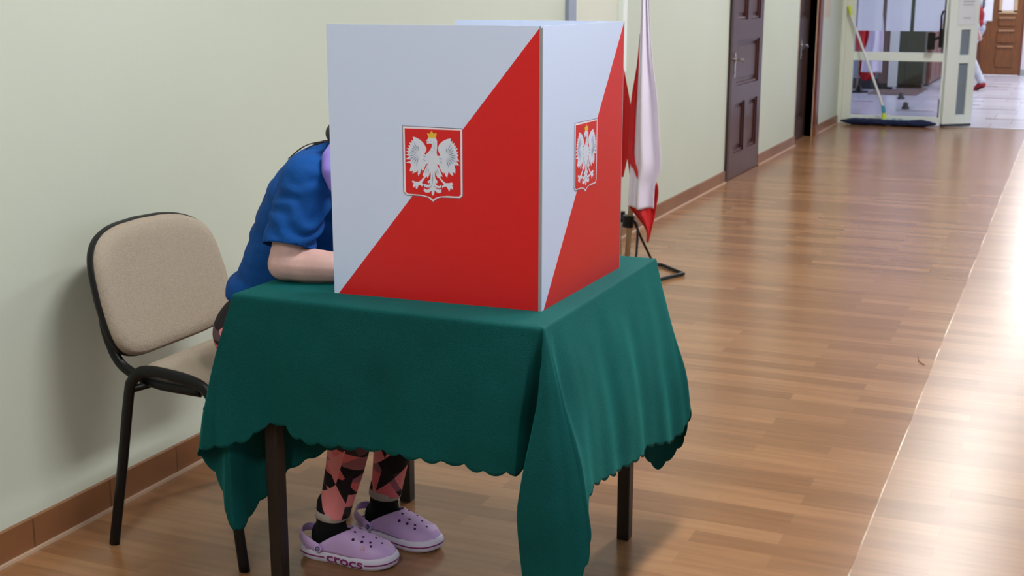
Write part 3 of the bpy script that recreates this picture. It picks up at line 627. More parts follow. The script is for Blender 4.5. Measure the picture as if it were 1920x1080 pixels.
hem = [c[3] for c in cols]; S = [0]
for i in range(1, len(hem)): S.append(S[-1] + (hem[i] - hem[i-1]).length)
tot = S[-1] + (hem[0] - hem[-1]).length; nsc = round(tot / .052)
ctr = Vector(((XA + XB) / 2, (YA + YB2) / 2, .7685)); NR = 26
rows = [[] for _ in range(NR + 6)]
for i, c in enumerate(cols):
    t0 = c[0]; rnd = (t0 - ctr); rnd.z = 0; sx = Vector((t0.x, t0.y, .7685))
    # over the rounded edge
    ins = Vector((ctr.x + (t0.x - ctr.x) * .985, ctr.y + (t0.y - ctr.y) * .985, .7685))
    rows[0].append(ins); rows[1].append(Vector((ctr.x + (t0.x - ctr.x) * .996, ctr.y + (t0.y - ctr.y) * .996, .7675)))
    out = (c[1] - t0); out.z = 0
    ed = Vector((t0.x, t0.y, .762)) 
    P = [ed + Vector((0, 0, .02)), ed, c[1], c[2], c[3]]
    P.append(c[3] + (c[3] - c[2]) * .6)
    ph = abs(math.sin(PI * nsc * S[i] / tot)) ** .7
    pts = []
    for k in (1, 2, 3):
        nn = 8
        for q in range(nn): pts.append(catmull(P[k-1], P[k], P[k+1], P[k+2], q / nn))
    pts.append(P[4])
    dirn = (P[4] - P[3]).normalized()
    n_ = len(pts)
    nrm = (cols[(i+3) % len(cols)][2] - cols[i-3][2]); nrm = Vector((nrm.y, -nrm.x, 0)); nrm = nrm.normalized() if nrm.length > 1e-6 else Vector((0,0,0))
    for q, p in enumerate(pts):
        u = q / (n_ - 1); s = S[i]
        f = .0045 * u ** .8 * (math.sin(s * 34 + 1.1) * .6 + math.sin(s * 61 + u * 2) * .35 + math.sin(s * 19 + 2 * u)) * min(1, u * 4)
        f += .0015 * noise.noise((p.x * 14, p.y * 14, p.z * 14)) * min(1, u * 6)
        rows[2 + q].append(p + nrm * f)
    p = rows[2 + n_ - 1][-1]
    rows[2 + n_].append(p + dirn * (.002 + .005 * ph)); rows[3 + n_].append(p + dirn * (.004 + .0115 * ph))
rows = [r for r in rows if r]
mb = MB()
inner = []
for k in range(1, 13):
    s = k / 13
    inner.append([ctr + (p - ctr) * s + Vector((0, 0, .0006 * noise.noise(((p.x - ctr.x) * s * 9, (p.y - ctr.y) * s * 9, 0)))) for p in rows[0]])
mb.grid(inner + rows, True)
mb.add([ctr] + inner[0], [(0, 1 + (i + 1) % len(cols), 1 + i) for i in range(len(cols))])
cl = obj('tablecloth', mb, M_cloth, smooth=True, weld=True)
md = cl.modifiers.new('s', 'SOLIDIFY'); md.thickness = .0016; md.offset = 1
tag(cl, 'dark green tablecloth with scalloped hem draped over the square table', 'tablecloth')
# ---------------------------------------------------------------- chair
ch = empty('conference_chair', (-2.04, 2.775, 0), 'beige upholstered chair with a black tubular frame against the wall', 'chair')
for ys, sg in ((2.520, -1), (3.03, 1)):
    yf = ys + sg * .006
    pts = [(-2.262, yf, 0), (-2.222, ys, .22), (-2.182, ys, .43), (-2.168, ys, .468), (-2.145, ys, .492), (-2.105, ys, .502), (-2.04, ys, .499), (-1.985, ys, .492), (-1.945, ys, .478), (-1.918, ys, .448), (-1.905, ys, .41), (-1.870, ys, .20), (-1.842, yf, 0)]
    obj('leg_frame', MB().tube(smooth_path(pts, 5), .0105, 14, ry=.0155, up=(1, 0, 0)), M_black, ch, smooth=True)
    obj('bumper', MB().lathe([(0, -.012), (.014, -.012), (.014, .012), (0, .012)], (-1.935, ys + .012 * sg * -1, .420), 12, axis=(0, 1, 0)).box((-1.935, ys - .004, .414), (-1.908, ys + .004, .426)), M_blackp, ch)
for ys in (2.556, 2.994):
    pts = [(-1.98, ys, .452), (-2.10, ys, .455), (-2.150, ys, .464), (-2.195, ys, .476), (-2.235, ys, .500), (-2.262, ys, .545), (-2.278, ys, .61), (-2.305, ys + (2.775 - ys) * .2, .70)]
    obj('back_tube', MB().tube(smooth_path(pts, 6), .010, 12, ry=.015), M_black, ch, smooth=True)
obj('cross_bar', MB().tube([(-2.165, 2.52, .448), (-2.12, 2.775, .440), (-2.165, 3.03, .448)], .010, 10).tube([(-1.93, 2.52, .445), (-1.93, 3.03, .445)], .010, 10), M_black, ch, smooth=True)
def rrect(cx, cy, hx, hy, r, n=8):
    out = []
    for sx, sy, a0 in ((1, 1, 0), (-1, 1, 90), (-1, -1, 180), (1, -1, 270)):
        for k in range(n + 1):
            a = math.radians(a0 + 90 * k / n); out.append((cx + sx * (hx - r) + r * math.cos(a), cy + sy * (hy - r) + r * math.sin(a)))
    return out
def pad(levels, cx, cy, r, bend):     # stacked outlines -> closed cushion
    rows = []
    for z, inset in levels:
        rows.append([bend(x, y, z) for x, y in rrect(cx, cy, levels_h[0] - inset, levels_h[1] - inset, max(.01, r - inset))])
    return rows
levels_h = (.205, .215)
sb = lambda x, y, z: (x, y, z + .010 * math.cos((y - 2.775) * 4) - .02 * max(0, (x + 1.90)) * 3)
sr = [[(-2.0, 2.775, .487)] * 36] + pad([(.487, .16), (.485, .06), (.478, .015), (.468, 0), (.456, 0), (.452, .01)], -2.0, 2.775, .07, sb)
obj('seat', MB().grid(sr[1:], True).poly(sr[1]), M_beige, ch, smooth=True, autos=60)
sr = pad([(.453, .004), (.444, .003), (.436, .02)], -2.0, 2.775, .07, sb)
obj('seat_shell', MB().grid(sr, True).poly(sr[-1]), M_blackp, ch, smooth=True, autos=40)
# backrest: outline in (y, height), thickness toward the wall, hollowed towards the sitter and leaning back
def bk(u, v, t):       # u across, v up (-1..1 scale metres), t thickness (front +)
    yy = 2.775 + u; zz = .668 + v
    return (-2.302 + .62 * u * u - .26 * v + .25 * v * v + t, yy, zz + .03 * -u * 0)
def bout(hx, hz, inset):
    out = []
    for k in range(64):
        a = 2 * PI * k / 64; c, s = math.cos(a), math.sin(a); n = 4.4 if s > 0 else 4.4
        x = (abs(c) ** (2 / n)) * (hx - inset) * (1 if c >= 0 else -1); z = (abs(s) ** (2 / n)) * (hz - inset) * (1 if s >= 0 else -1)
        x *= (1 - .05 * (z / hz)) if z > 0 else (1 + .0 * z)
        z += (.018 * z / hz if z > 0 else .012 * z / hz) * (1 - (x / hx) ** 2)
        out.append((x, z))
    return out
def brow(inset, t): return [bk(x, z, t) for x, z in bout(.262, .160, inset)]
fr_ = [brow(0.004, 0)] + [brow(.002, .010), brow(.004, .022), brow(.014, .034), brow(.035, .040)] + [[bk(x * s, z * s, .040 + .004 * (1 - s * s)) for x, z in bout(.262, .160, .035)] for s in (.85, .7, .55, .4, .25, .1, .02)]
bm_ = MB().grid(fr_, True); bm_.poly(fr_[-1])
obj('backrest', bm_, M_beige, ch, smooth=True, autos=60)
bs = [brow(.002, .012), brow(-.001, .008), brow(-.002, -.002), brow(.004, -.012), brow(.03, -.018), brow(.12, -.020)]
b2 = MB().grid(bs, True); b2.poly(bs[-1]); obj('back_shell', b2, M_blackp, ch, smooth=True, autos=60)
# ---------------------------------------------------------------- bodies
def cap(bm, a, b, ra, rb, n=14, m=6):
    a = Vector(a); b = Vector(b); d = (b - a); ln = d.length or 1e-6; d = d / ln
    q = Vector((0, 0, 1)).rotation_difference(d); rows = []
    for k in range(m + 1):
        t = -PI/2 + (PI/2) * k / m; rows.append((a, ra * math.cos(t), ra * math.sin(t)))
    for k in range(m + 1):
        t = (PI/2) * k / m; rows.append((b, rb * math.cos(t), rb * math.sin(t)))
    R = []
    for c, r, z in rows: R.append([bm.verts.new(c + q @ Vector((max(r, 1e-4) * math.cos(2*PI*i/n), max(r, 1e-4) * math.sin(2*PI*i/n), z))) for i in range(n)])
    for j in range(len(R) - 1):
        for i in range(n): bm.faces.new((R[j][i], R[j][(i+1) % n], R[j+1][(i+1) % n], R[j+1][i]))
    bm.faces.new(R[0][::-1]); bm.faces.new(R[-1])
def chain(bm, pts):       # [(point, radius)...]
    for (a, ra), (b, rb) in zip(pts, pts[1:]): cap(bm, a, b, ra, rb)
def ell(bm, c, r, rot=None, n=24, m=14):
    R = []; rot = rot or Matrix.Identity(3)
    for j in range(m + 1):
        t = PI * j / m
        R.append([bm.verts.new(Vector(c) + rot @ Vector((r[0] * max(math.sin(t), 1e-3) * math.cos(2*PI*i/n), r[1] * max(math.sin(t), 1e-3) * math.sin(2*PI*i/n), r[2] * math.cos(t)))) for i in range(n)])
    for j in range(m):
        for i in range(n): bm.faces.new((R[j][i], R[j+1][i], R[j+1][(i+1) % n], R[j][(i+1) % n]))
    bm.faces.new(R[0][::-1]); bm.faces.new(R[-1])
def fuse(bm, voxel, it=6, fac=.6):
    bmesh.ops.recalc_face_normals(bm, faces=bm.faces)
    me = bpy.data.meshes.new('tmp'); bm.to_mesh(me); bm.free()
    o = bpy.data.objects.new('tmp', me); C.objects.link(o)
    m = o.modifiers.new('r', 'REMESH'); m.mode = 'VOXEL'; m.voxel_size = voxel; m.use_smooth_shade = True
    m = o.modifiers.new('s', 'SMOOTH'); m.factor = fac; m.iterations = it
    dg = bpy.context.evaluated_depsgraph_get(); r = bpy.data.meshes.new_from_object(o.evaluated_get(dg))
    bpy.data.objects.remove(o); bpy.data.meshes.remove(me)
    return r
def trim_mesh(me, cuts, wrinkle=None, band=None):   # cuts: (point, normal, radius): remove what lies beyond the plane within radius of the point
    bm = bmesh.new(); bm.from_mesh(me)
    for p, n, r in cuts:
        p = Vector(p); n = Vector(n).normalized()
        fs = [f for f in bm.faces if (f.calc_center_median() - p).length < r]
        es = {e for f in fs for e in f.edges}; vs = {v for f in fs for v in f.verts}
        bmesh.ops.bisect_plane(bm, geom=list(vs) + list(es) + fs, plane_co=p, plane_no=n)
        bmesh.ops.delete(bm, geom=[f for f in bm.faces if (f.calc_center_median() - p).length < r * 1.02 and (f.calc_center_median() - p).dot(n) > 0], context='FACES')
    if wrinkle:
        bm.normal_update()
        for v in bm.verts: v.co += v.normal * wrinkle(v.co)
    bm.to_mesh(me); bm.free()
    return me
def hand(bm, wrist, dirv, up, side, curl=.6, pen=False):
    # wrist point, pointing direction, back-of-hand normal, side = thumb direction
    w = Vector(wrist); d = Vector(dirv).normalized(); u = Vector(up); u = (u - d * u.dot(d)).normalized(); s = Vector(side); s = (s - d*s.dot(d) - u*s.dot(u)).normalized()
    for k in (-1, 0, 1): cap(bm, w + s * k * .014, w + d * .082 + s * k * .024, .015, .013)
    cap(bm, w - d * .03, w + d * .01, .025, .022)
    for k, ln in enumerate((.072, .080, .074, .058)):
        b = w + d * (.082 - .004 * abs(k - 1)) + s * (.031 - .0205 * k)
        p = b; a = 0
        for j, fr in enumerate((.45, .31, .24)):
            a += curl * (.55, .8, .6)[j]
            q = p + (d * math.cos(a) - u * math.sin(a)) * ln * fr
            cap(bm, p, q, .0092 - .0008 * j, .0086 - .0009 * j, 10, 4); p = q
    p = w + d * .022 + s * .026
    for j, (ln, dd, ss, uu) in enumerate(((.042, .62, .62, -.48), (.030, .92, .15, -.36), (.024, .98, -.12, -.2))):
        q = p + (d * dd + s * ss + u * uu).normalized() * ln; cap(bm, p, q, .0125 - .001 * j, .0112 - .0012 * j, 10, 4); p = q
def face(bm, c, fwd, up, r=.1):
    # skull, jaw, nose, brow, ears, lips
    c = Vector(c); f = Vector(fwd).normalized(); u = Vector(up); u = (u - f*u.dot(f)).normalized(); s = f.cross(u)
    rot = Matrix((f, s, u)).transposed()
    ell(bm, c, (.096, .076, .105), rot); ell(bm, c + f * .028 - u * .055, (.062, .055, .062), rot); ell(bm, c + f * .068 - u * .098, (.018, .022, .016), rot)
    chain(bm, [(c + f * .088 + u * .004, .009), (c + f * .110 - u * .030, .012)])
    for k in (-1, 1):
        cap(bm, c + f * .104 - u * .034 + s * .003 * k, c + f * .100 - u * .034 + s * .012 * k, .008, .007)
        cap(bm, c + f * .084 + u * .018 + s * .014 * k, c + f * .074 + u * .018 + s * .044 * k, .009, .007)
        ell(bm, c + s * .078 * k - f * .006 - u * .012, (.017, .007, .030), rot, 12, 8)
        cap(bm, c + f * .094 - u * .062, c + f * .086 - u * .063 + s * .022 * k, .0075, .004)
    return f, s, u
# ---------------------------------------------------------------- seated voter
PR = (-1.92, 2.775, 0)
vo = empty('person', PR, 'seated person in a blue t-shirt and pink triangle-print leggings writing behind the voting booth', 'person')
Hc = Vector((-1.505, 2.765, 1.160)); Hf = Vector((.80, -.03, -.60)); Hu = Vector((.60, 0, .80))
ankR, ankL = Vector((-1.688, 2.690, .085)), Vector((-1.622, 2.856, .085))
kneR, kneL = Vector((-1.570, 2.700, .515)), Vector((-1.548, 2.862, .515))
hipR, hipL = Vector((-1.90, 2.690, .560)), Vector((-1.90, 2.862, .560))
TOR0 = [((-1.915, 2.775, .575), (.115, .165, .105)), ((-1.880, 2.775, .665), (.104, .145, .09)), ((-1.843, 2.775, .755), (.102, .140, .08)), ((-1.795, 2.775, .85), (.108, .150, .08)), ((-1.742, 2.775, .945), (.110, .165, .08)), ((-1.700, 2.775, 1.010), (.092, .165, .062))]
TOR = []
for (c0, r0), (c1, r1) in zip(TOR0, TOR0[1:]):
    for q in range(4): TOR.append((Vector(c0).lerp(Vector(c1), q / 4), Vector(r0).lerp(Vector(r1), q / 4)))
TOR.append((Vector(TOR0[-1][0]), Vector(TOR0[-1][1])))
shR, elR, wrR = Vector((-1.680, 2.625, 1.005)), Vector((-1.704, 2.545, .812)), Vector((-1.470, 2.625, .800))
shL, elL, wrL = Vector((-1.680, 2.930, 1.005)), Vector((-1.665, 2.975, .815)), Vector((-1.455, 2.880, .795))
bm = bmesh.new()
for c, r in TOR: ell(bm, c, [x * .93 for x in r])
chain(bm, [((-1.66, 2.775, 1.03), .060), ((-1.60, 2.772, 1.085), .050), (Hc - Vector((.045, 0, .03)), .048)])
f_, s_, u_ = face(bm, Hc, Hf, Hu)
for sh, el, wr in ((shR, elR, wrR), (shL, elL, wrL)):
    mid = el.lerp(wr, .28)
    chain(bm, [(Vector((-1.68, 2.775, 1.02)), .06), (sh, .052), (sh.lerp(el, .6), .045), (el, .040), (mid, .043), (el.lerp(wr, .75), .032), (wr, .026)])
hand(bm, wrR + Vector((.01, .003, -.002)), (1, .25, -.12), (0, -.25, 1), (.1, 1, .2), .75)
hand(bm, wrL + Vector((.01, -.003, -.002)), (1, -.25, -.04), (0, 0, 1), (.1, -1, 0), .22)
for hp, kn, an, dy in ((hipR, kneR, ankR, 0), (hipL, kneL, ankL, 0)):
    chain(bm, [(hp, .085), (hp.lerp(kn, .5), .068), (kn, .050), (kn.lerp(an, .30) - Vector((.010, 0, 0)), .049), (kn.lerp(an, .75), .033), (an, .030), (an + Vector((.02, 0, -.03)), .028), (an + Vector((.10, -.003, -.052)), .022)])
obj('body', fuse(bm, .0045, 4, .5), M_skin, vo, smooth=True)
# eyes
for k in (-1, 1):
    ec = Hc + f_ * .083 + s_ * .030 * k + u_ * .002
    obj('eye', MB().lathe([(0, -.008), (.008, -.006), (.011, 0), (.008, .006), (0, .008)], ec, 14, axis=f_), mat('eye_white', (.8, .8, .8), .2) if k < 0 else bpy.data.materials['eye_white'], vo, smooth=True)
obj('lips', MB().tube([Hc + f_ * .094 - u_ * .062 - s_ * .022, Hc + f_ * .1045 - u_ * .061, Hc + f_ * .094 - u_ * .062 + s_ * .022], [.003, .005, .003], 8), mat('lips', (.45, .14, .13), .45), vo, smooth=True)
# t-shirt: loose torso and elbow-length sleeves, cut clean at cuffs, hem and neck
bm = bmesh.new()
for c, r in TOR[3:]: ell(bm, c, [r[0] * 1.05 + .003, r[1] * 1.05 + .003, r[2] * 1.05 + .006])
ell(bm, (-1.882, 2.775, .700), (.116, .165, .060))
for sh, el in ((shR, elR), (shL, elL)):
    chain(bm, [(Vector((-1.69, 2.775, 1.005)), .075), (sh, .066), (sh.lerp(el, .5), .064), (sh.lerp(el, .95), .062)])
chain(bm, [(sh, .055), ((-1.75, 2.775, .88), .09)])
def wr(co):
    a = .0050 * noise.noise((co.x * 10, co.y * 10, co.z * 32)) + .0024 * noise.noise((co.x * 30 + co.z * 26, co.y * 9, co.z * 14))
    if co.z < .74: a += .0045 * math.sin(co.z * 170 + co.y * 14 + 30 * co.x) * max(0, min(1, (.74 - co.z) * 10))
    d = (co - Vector((-1.66, 2.60, .93))).length
    a += .008 * math.sin((co.x * .5 + co.z) * 130 + 6 * noise.noise(co * 12)) * max(0, 1 - d / .13)
    return a
sm = fuse(bm, .006, 5, .5)
dR = (elR - shR).normalized(); dL = (elL - shL).normalized()
sm = trim_mesh(sm, [(shR.lerp(elR, .80), dR + Vector((.12, 0, 0)), .098), (shL.lerp(elL, .80), dL, .098), ((-1.625, 2.772, 1.062), (.75, 0, .66), .085), ((-1.93, 2.775, .685), (-.20, 0, -1), .27)], wr)
o = obj('t_shirt', sm, M_shirt, vo, smooth=True); md = o.modifiers.new('s', 'SOLIDIFY'); md.thickness = .003; md.offset = 0
# leggings
bm = bmesh.new()
ell(bm, (-1.912, 2.775, .580), (.128, .182, .112)); ell(bm, (-1.905, 2.775, .67), (.090, .130, .07))
for hp, kn, an in ((hipR, kneR, ankR), (hipL, kneL, ankL)):
    chain(bm, [(hp, .098), (hp.lerp(kn, .5), .078), (kn, .058), (kn.lerp(an, .32) - Vector((.008, 0, 0)), .060), (kn.lerp(an, .62), .050), (kn.lerp(an, .85), .042), (an, .042)])
lm = trim_mesh(fuse(bm, .006, 4, .5), [(ankR + Vector((.005, 0, .034)), (-.12, 0, -1), .09), (ankL + Vector((.004, 0, .042)), (-.1, 0, -1), .09)])
lg = obj('leggings', lm, M_legging, vo, smooth=True); md = lg.modifiers.new('s', 'SOLIDIFY'); md.thickness = .002; md.offset = 0
for an, dz in ((ankR, .034), (ankL, .042)):
    c = an + Vector((.004, 0, dz)); ax = Vector((.12, 0, 1)).normalized()
    hb = MB().lathe([(.0425, .012), (.0440, .006), (.0435, -.008), (.0415, -.010)], c, 28, axis=ax)
    obj('leg_hem', hb, M_hem, vo, smooth=True)
# socks
for an in (ankR, ankL):
    bm = bmesh.new(); chain(bm, [(an + Vector((0, 0, .06)), .037), (an, .040), (an + Vector((-.008, 0, -.025)), .037), (an + Vector((.05, 0, -.038)), .033), (an + Vector((.11, -.005, -.050)), .024)]); ell(bm, an + Vector((-.022, 0, -.032)), (.036, .031, .045))
    obj('sock', fuse(bm, .005, 4, .5), M_sock, vo, smooth=True)
# hair: tied low, a few strands on the back of the shirt
bm = bmesh.new(); rot = Matrix((f_, s_, u_)).transposed()
ell(bm, Hc - f_ * .014 + u_ * .014, (.100, .086, .108), rot); chain(bm, [(Hc - f_ * .07 - u_ * .02, .058), (Hc - f_ * .085 - u_ * .065 + s_ * .0, .050), (Hc - f_ * .03 - u_ * .12 - Vector((0, 0, .0)), .034)]); chain(bm, [(Hc - f_ * .07 - u_ * .03 - Vector((0, .05, 0)), .04), ((-1.624, 2.668, 1.118), .026)])
hm = trim_mesh(fuse(bm, .006, 4, .5), [(Hc + f_ * .062 - u_ * .0, f_ - u_ * .45, .12)])
obj('hair', hm, M_hair, vo, smooth=True)
hs = MB()
for k in range(16):
    y = 2.70 + .008 * k; z0 = 1.083; q = random.random
    hs.tube(smooth_path([(-1.60, y, 1.098 + .004 * q()), (-1.655, y - .01 * q(), 1.094), (-1.71 - .02 * q(), y - .012, 1.082 - .004 * q()), (-1.755 - .03 * q(), y - .02, 1.050 - .01 * q())], 4), .0012, 5)
obj('hair_strand', hs, M_hair, vo)
# lilac neckwear hanging forward from the neck
bm = bmesh.new()
ring = [Vector((-1.605 + .062 * math.cos(a), 2.772 + .085 * math.sin(a), 1.080 + .035 * math.cos(a) * -1 * .6)) for a in [2*PI*k/16 for k in range(17)]]
chain(bm, [(p, .020) for p in ring])
chain(bm, [((-1.622, 2.690, 1.090), .024), ((-1.610, 2.625, 1.062), .026), ((-1.600, 2.600, 1.035), .022), ((-1.590, 2.596, 1.000), .014)])
obj('neckwear', fuse(bm, .005, 4, .5), M_lilac, vo, smooth=True)
# ---------------------------------------------------------------- clogs
def outline(t):        # t 0..1 around the sole, start at heel centre, along the outer side to the toe and back; x along foot, y outward(+)/inward(-)
    pts = [(.0, 0), (.008, -.024), (.045, -.036), (.105, -.038), (.165, -.047), (.215, -.046), (.252, -.030), (.268, .002), (.262, .030), (.235, .046), (.185, .048), (.12, .036), (.055, .034), (.012, .024)]
    return smooth_path([Vector((a, b, 0)) for a, b in pts], 10, True)
OUT = outline(0); NO = len(OUT)
def clog(name, heel, ang, side_text, label):
    Rz = Matrix.Rotation(ang, 3, 'Z'); T = lambda p: Vector(heel) + Rz @ Vector(p)
    rows = []
    ctr = Vector((.135, 0, 0))
    for sc1, z in ((.93, .0), (.985, .004), (1.02, .012), (1.03, .020), (1.015, .028), (.985, .033), (.955, .0345)):
        r = []
        for p in OUT:
            lift = .006 * max(0, (p.x - .19) / .08) ** 2 + .004 * max(0, (.04 - p.x) / .04) ** 2
            q = ctr + (p - ctr) * sc1 ; 
            n_ = Vector((p.x - .135, p.y * 2.2, 0)).normalized(); q = p + n_ * (sc1 - 1) * .11
            r.append(T((q.x, q.y, z + lift)))
        rows.append(r)
    m = MB().grid(rows, True); m.poly(rows[0][::-1]); m.poly(rows[-1])
    cg = empty(name, heel); cg.parent = vo; cg.location = Vector(heel) - Vector(PR)
    sole = obj('sole', m, M_sole, cg, smooth=True, autos=60)
    def on_side(i, z, o):     # point on the sole wall at outline index (float) and height, pushed out by o
        i0 = int(math.floor(i)) % NO; i1 = (i0 + 1) % NO; p = OUT[i0].lerp(OUT[i1], i - math.floor(i))
        lift = .006 * max(0, (p.x - .19) / .08) ** 2 + .004 * max(0, (.04 - p.x) / .04) ** 2
        n_ = Vector((p.x - .135, p.y * 2.2, 0)).normalized(); s = np.interp(z, [0, .004, .012, .020, .028, .033], [.93, .985, 1.02, 1.03, 1.015, .985])
        q = p + n_ * ((s - 1) * .11 + o); return T((q.x, q.y, z + lift))
    # arc length along outline
    AL = [0.0]
    for i in range(NO): AL.append(AL[-1] + (OUT[(i + 1) % NO] - OUT[i]).length)
    idx = lambda s: float(np.interp(s % AL[-1], AL, list(range(NO + 1))))
    # purple line round the foam, broken where the lettering sits
    t0, t1 = (.112, .220) if side_text else (9, 9)
    segs = [(AL[-1] - .16, AL[-1] + t0 - .006), (t1 + .004, .40)] if side_text else [(0, AL[-1])]
    ln = MB()
    for a, b in segs:
        n = 60; ln.grid([[on_side(idx(a + (b - a) * k / n), z, .0006 + .0003 * (j == 1)) for j, z in enumerate((.0155, .018, .0200))] for k in range(n + 1)])
    obj('stripe', ln, M_purple, cg)
    if side_text:
        cu = bpy.data.curves.new('lettering', 'FONT'); cu.body = 'crocs'; cu.size = .0370; cu.offset = .0009; cu.resolution_u = 4
        tmp = bpy.data.objects.new('tmp', cu); C.objects.link(tmp); dg = bpy.context.evaluated_depsgraph_get()
        me = bpy.data.meshes.new_from_object(tmp.evaluated_get(dg)); bpy.data.objects.remove(tmp)
        bm = bmesh.new(); bm.from_mesh(me); bmesh.ops.triangulate(bm, faces=bm.faces); bmesh.ops.subdivide_edges(bm, edges=[e_ for e_ in bm.edges if e_.calc_length() > .004], cuts=2)
        xs = [v.co.x for v in bm.verts]; x0_, x1_ = min(xs), max(xs)
        for v in bm.verts:
            s = t0 + (v.co.x - x0_) / (x1_ - x0_) * (t1 - t0); v.co = on_side(idx(s), .0075 + v.co.y * 1.02, .0012)
        bm.to_mesh(me); bm.free(); obj('lettering', me, M_purple, cg)
    # upper
    def up(phi, x, o=0):
        # phi 0 = near side (-y), PI = far side; x along foot
        pw = []
        u = (x - .04) / (.262 - .04); u = min(max(u, 0), 1)
        yl = np.interp(x, [.0, .04, .105, .165, .215, .245, .262], [-.024, -.035, -.037, -.045, -.043, -.031, -.006]); yr = np.interp(x, [.0, .04, .12, .185, .235, .258, .262], [.024, .033, .035, .046, .044, .026, .006])
        h = float(np.interp(x, [.04, .09, .14, .165, .20, .23, .25, .262], [.066, .066, .064, .054, .042, .031, .019, .003]))
        c = math.cos(phi); s = math.sin(phi)
        ex = .72
        yy = (yl + yr) / 2 - (yr - yl) / 2 * (abs(c) ** ex) * (1 if c > 0 else -1); zz = .032 + h * (abs(s) ** .9) + .006 * max(0, (x - .19) / .08) ** 2
        return Vector((x, yy + 0, zz + o))
    rows = []; NP = 40
    for k in range(NP + 1):
        phi = PI * k / NP; s = math.sin(phi); xs = .050 + .098 * (s ** 1.25)
        r = []
        for j in range(30):
            x = xs + (.262 - xs) * (1 - (1 - j / 29) ** 1.5); r.append(T(up(phi, x)))
        rows.append(r)
    uo = obj('upper', MB().grid(rows), M_clog, cg, smooth=True); md = uo.modifiers.new('s', 'SOLIDIFY'); md.thickness = .0035; md.offset = 0
    # dark discs on the upper stand in for the shade inside ventilation holes
    for ph, x, r in ((.92, .165, .0042), (1.42, .160, .0036), (1.0, .188, .0040), (1.35, .185, .0036), (1.20, .208, .0034), (1.85, .160, .0036), (1.85, .186, .0034), (1.65, .210, .0032), (.95, .214, .0034), (1.5, .232, .003), (2.2, .172, .0036)):
        c = up(ph, x); nx = (up(ph + .05, x) - up(ph - .05, x)).cross(up(ph, x + .004) - up(ph, x - .004)).normalized()
        if nx.z < 0: nx = -nx
        obj('vent_hole_disc', MB().lathe([(0, .0022), (r, .0022), (r, .0)], T(c), 12, axis=Rz @ nx), M_holeshade, cg)
    fl = MB(); c = up(.62, .196); nx = Vector((0, -.8, .6))
    for k in range(6):
        a = k * PI / 3; e1 = Vector((1, 0, 0)); e2 = nx.cross(e1); fl.lathe([(0, .004), (.0028, .0034), (.003, .001)], T(c + e1 * math.cos(a) * .0052 + e2 * math.sin(a) * .0052), 8, axis=Rz @ nx)
    if side_text: obj('flower_charm', fl, mat('pale_pink_charm', (.72, .45, .66), .4), cg, smooth=True)
    # heel strap
    pts = smooth_path([Vector(p) for p in ((.066, -.0415, .042), (.045, -.041, .051), (.022, -.037, .061), (.006, -.022, .068), (.000, 0, .070), (.006, .021, .068), (.022, .036, .061), (.045, .038, .051), (.066, .039, .042))], 6)
    rows = []
    for p in pts:
        n_ = Vector((p.x - .06, p.y * 1.5, 0)).normalized(); hw = .0125
        sl = Vector((.35, 0, 1)).normalized()
        rows.append([T(p + sl * hw * a + n_ * o) for a, o in ((-1, 0), (-.8, .0022), (.8, .0022), (1, 0), (.8, -.0018), (-.8, -.0018))])
    st_ = MB().grid([list(x) for x in rows], False); 
    st_ = MB(); 
    for i in range(6): pass
    st_.grid(rows, True); st_.poly(rows[0]); st_.poly(rows[-1][::-1])
    sp_ = obj('heel_strap', st_, M_clog, cg, smooth=True, autos=50)
    # back wall of the foot bed
    bw = []
    for k in range(25):
        a = PI * k / 24; bw.append([T((.040 - .036 * math.sin(a) , -.034 * math.cos(a), z)) for z in (.030, .040 + .008 * math.sin(a) * 0)])
    obj('heel_rim', MB().grid(bw), M_clog, cg, smooth=True, solid=.003)
    for sg in (-1, 1):
        ax = Rz @ Vector((0, sg, .25)).normalized(); c = T((.068, sg * .0425, .041))
        rv = MB().lathe([(0, .0045), (.0095, .0045), (.0105, .002), (.0105, -.002)], c, 20, axis=ax); obj('rivet', rv, M_clog, cg, smooth=True, autos=40)
        rg = MB().lathe([(.0036, .0054), (.0066, .0054), (.0066, .0044)], c, 20, axis=ax).box(tuple(c + ax * .0052 - Vector((.002, .0004, .0024))), tuple(c + ax * .0052 + Vector((.0018, .0004, .0008)))); obj('rivet_emblem', rg, mat('navy_print', (.02, .05, .12), .5) if 'navy_print' not in bpy.data.materials else bpy.data.materials['navy_print'], cg)
    return cg
clog('clog', (-1.763, 2.670, .0), math.radians(3), True, '')
clog('clog', (-1.703, 2.858, .0), math.radians(-9), False, '')
# ballot and pen on the table inside the booth
tag(obj('ballot_paper', MB().box((-1.42, 2.66, .7700), (-1.21, 2.90, .7708)), M_paper), 'white ballot paper on the cloth inside the voting booth', 'paper')
tag(obj('pen', MB().tube([(-1.353, 2.672, .773), (-1.36, 2.664, .785), (-1.405, 2.62, .875)], [.001, .004, .004], 8), mat('blue_plastic', (.02, .05, .4), .3)), 'blue pen held in the voter\'s hand', 'pen')
# ---------------------------------------------------------------- walking person in the far hall
W0 = Vector((-1.44, 20.85, 0))
wp = empty('person', W0, 'person in light grey trousers and red shoes walking past the open glass door', 'person')
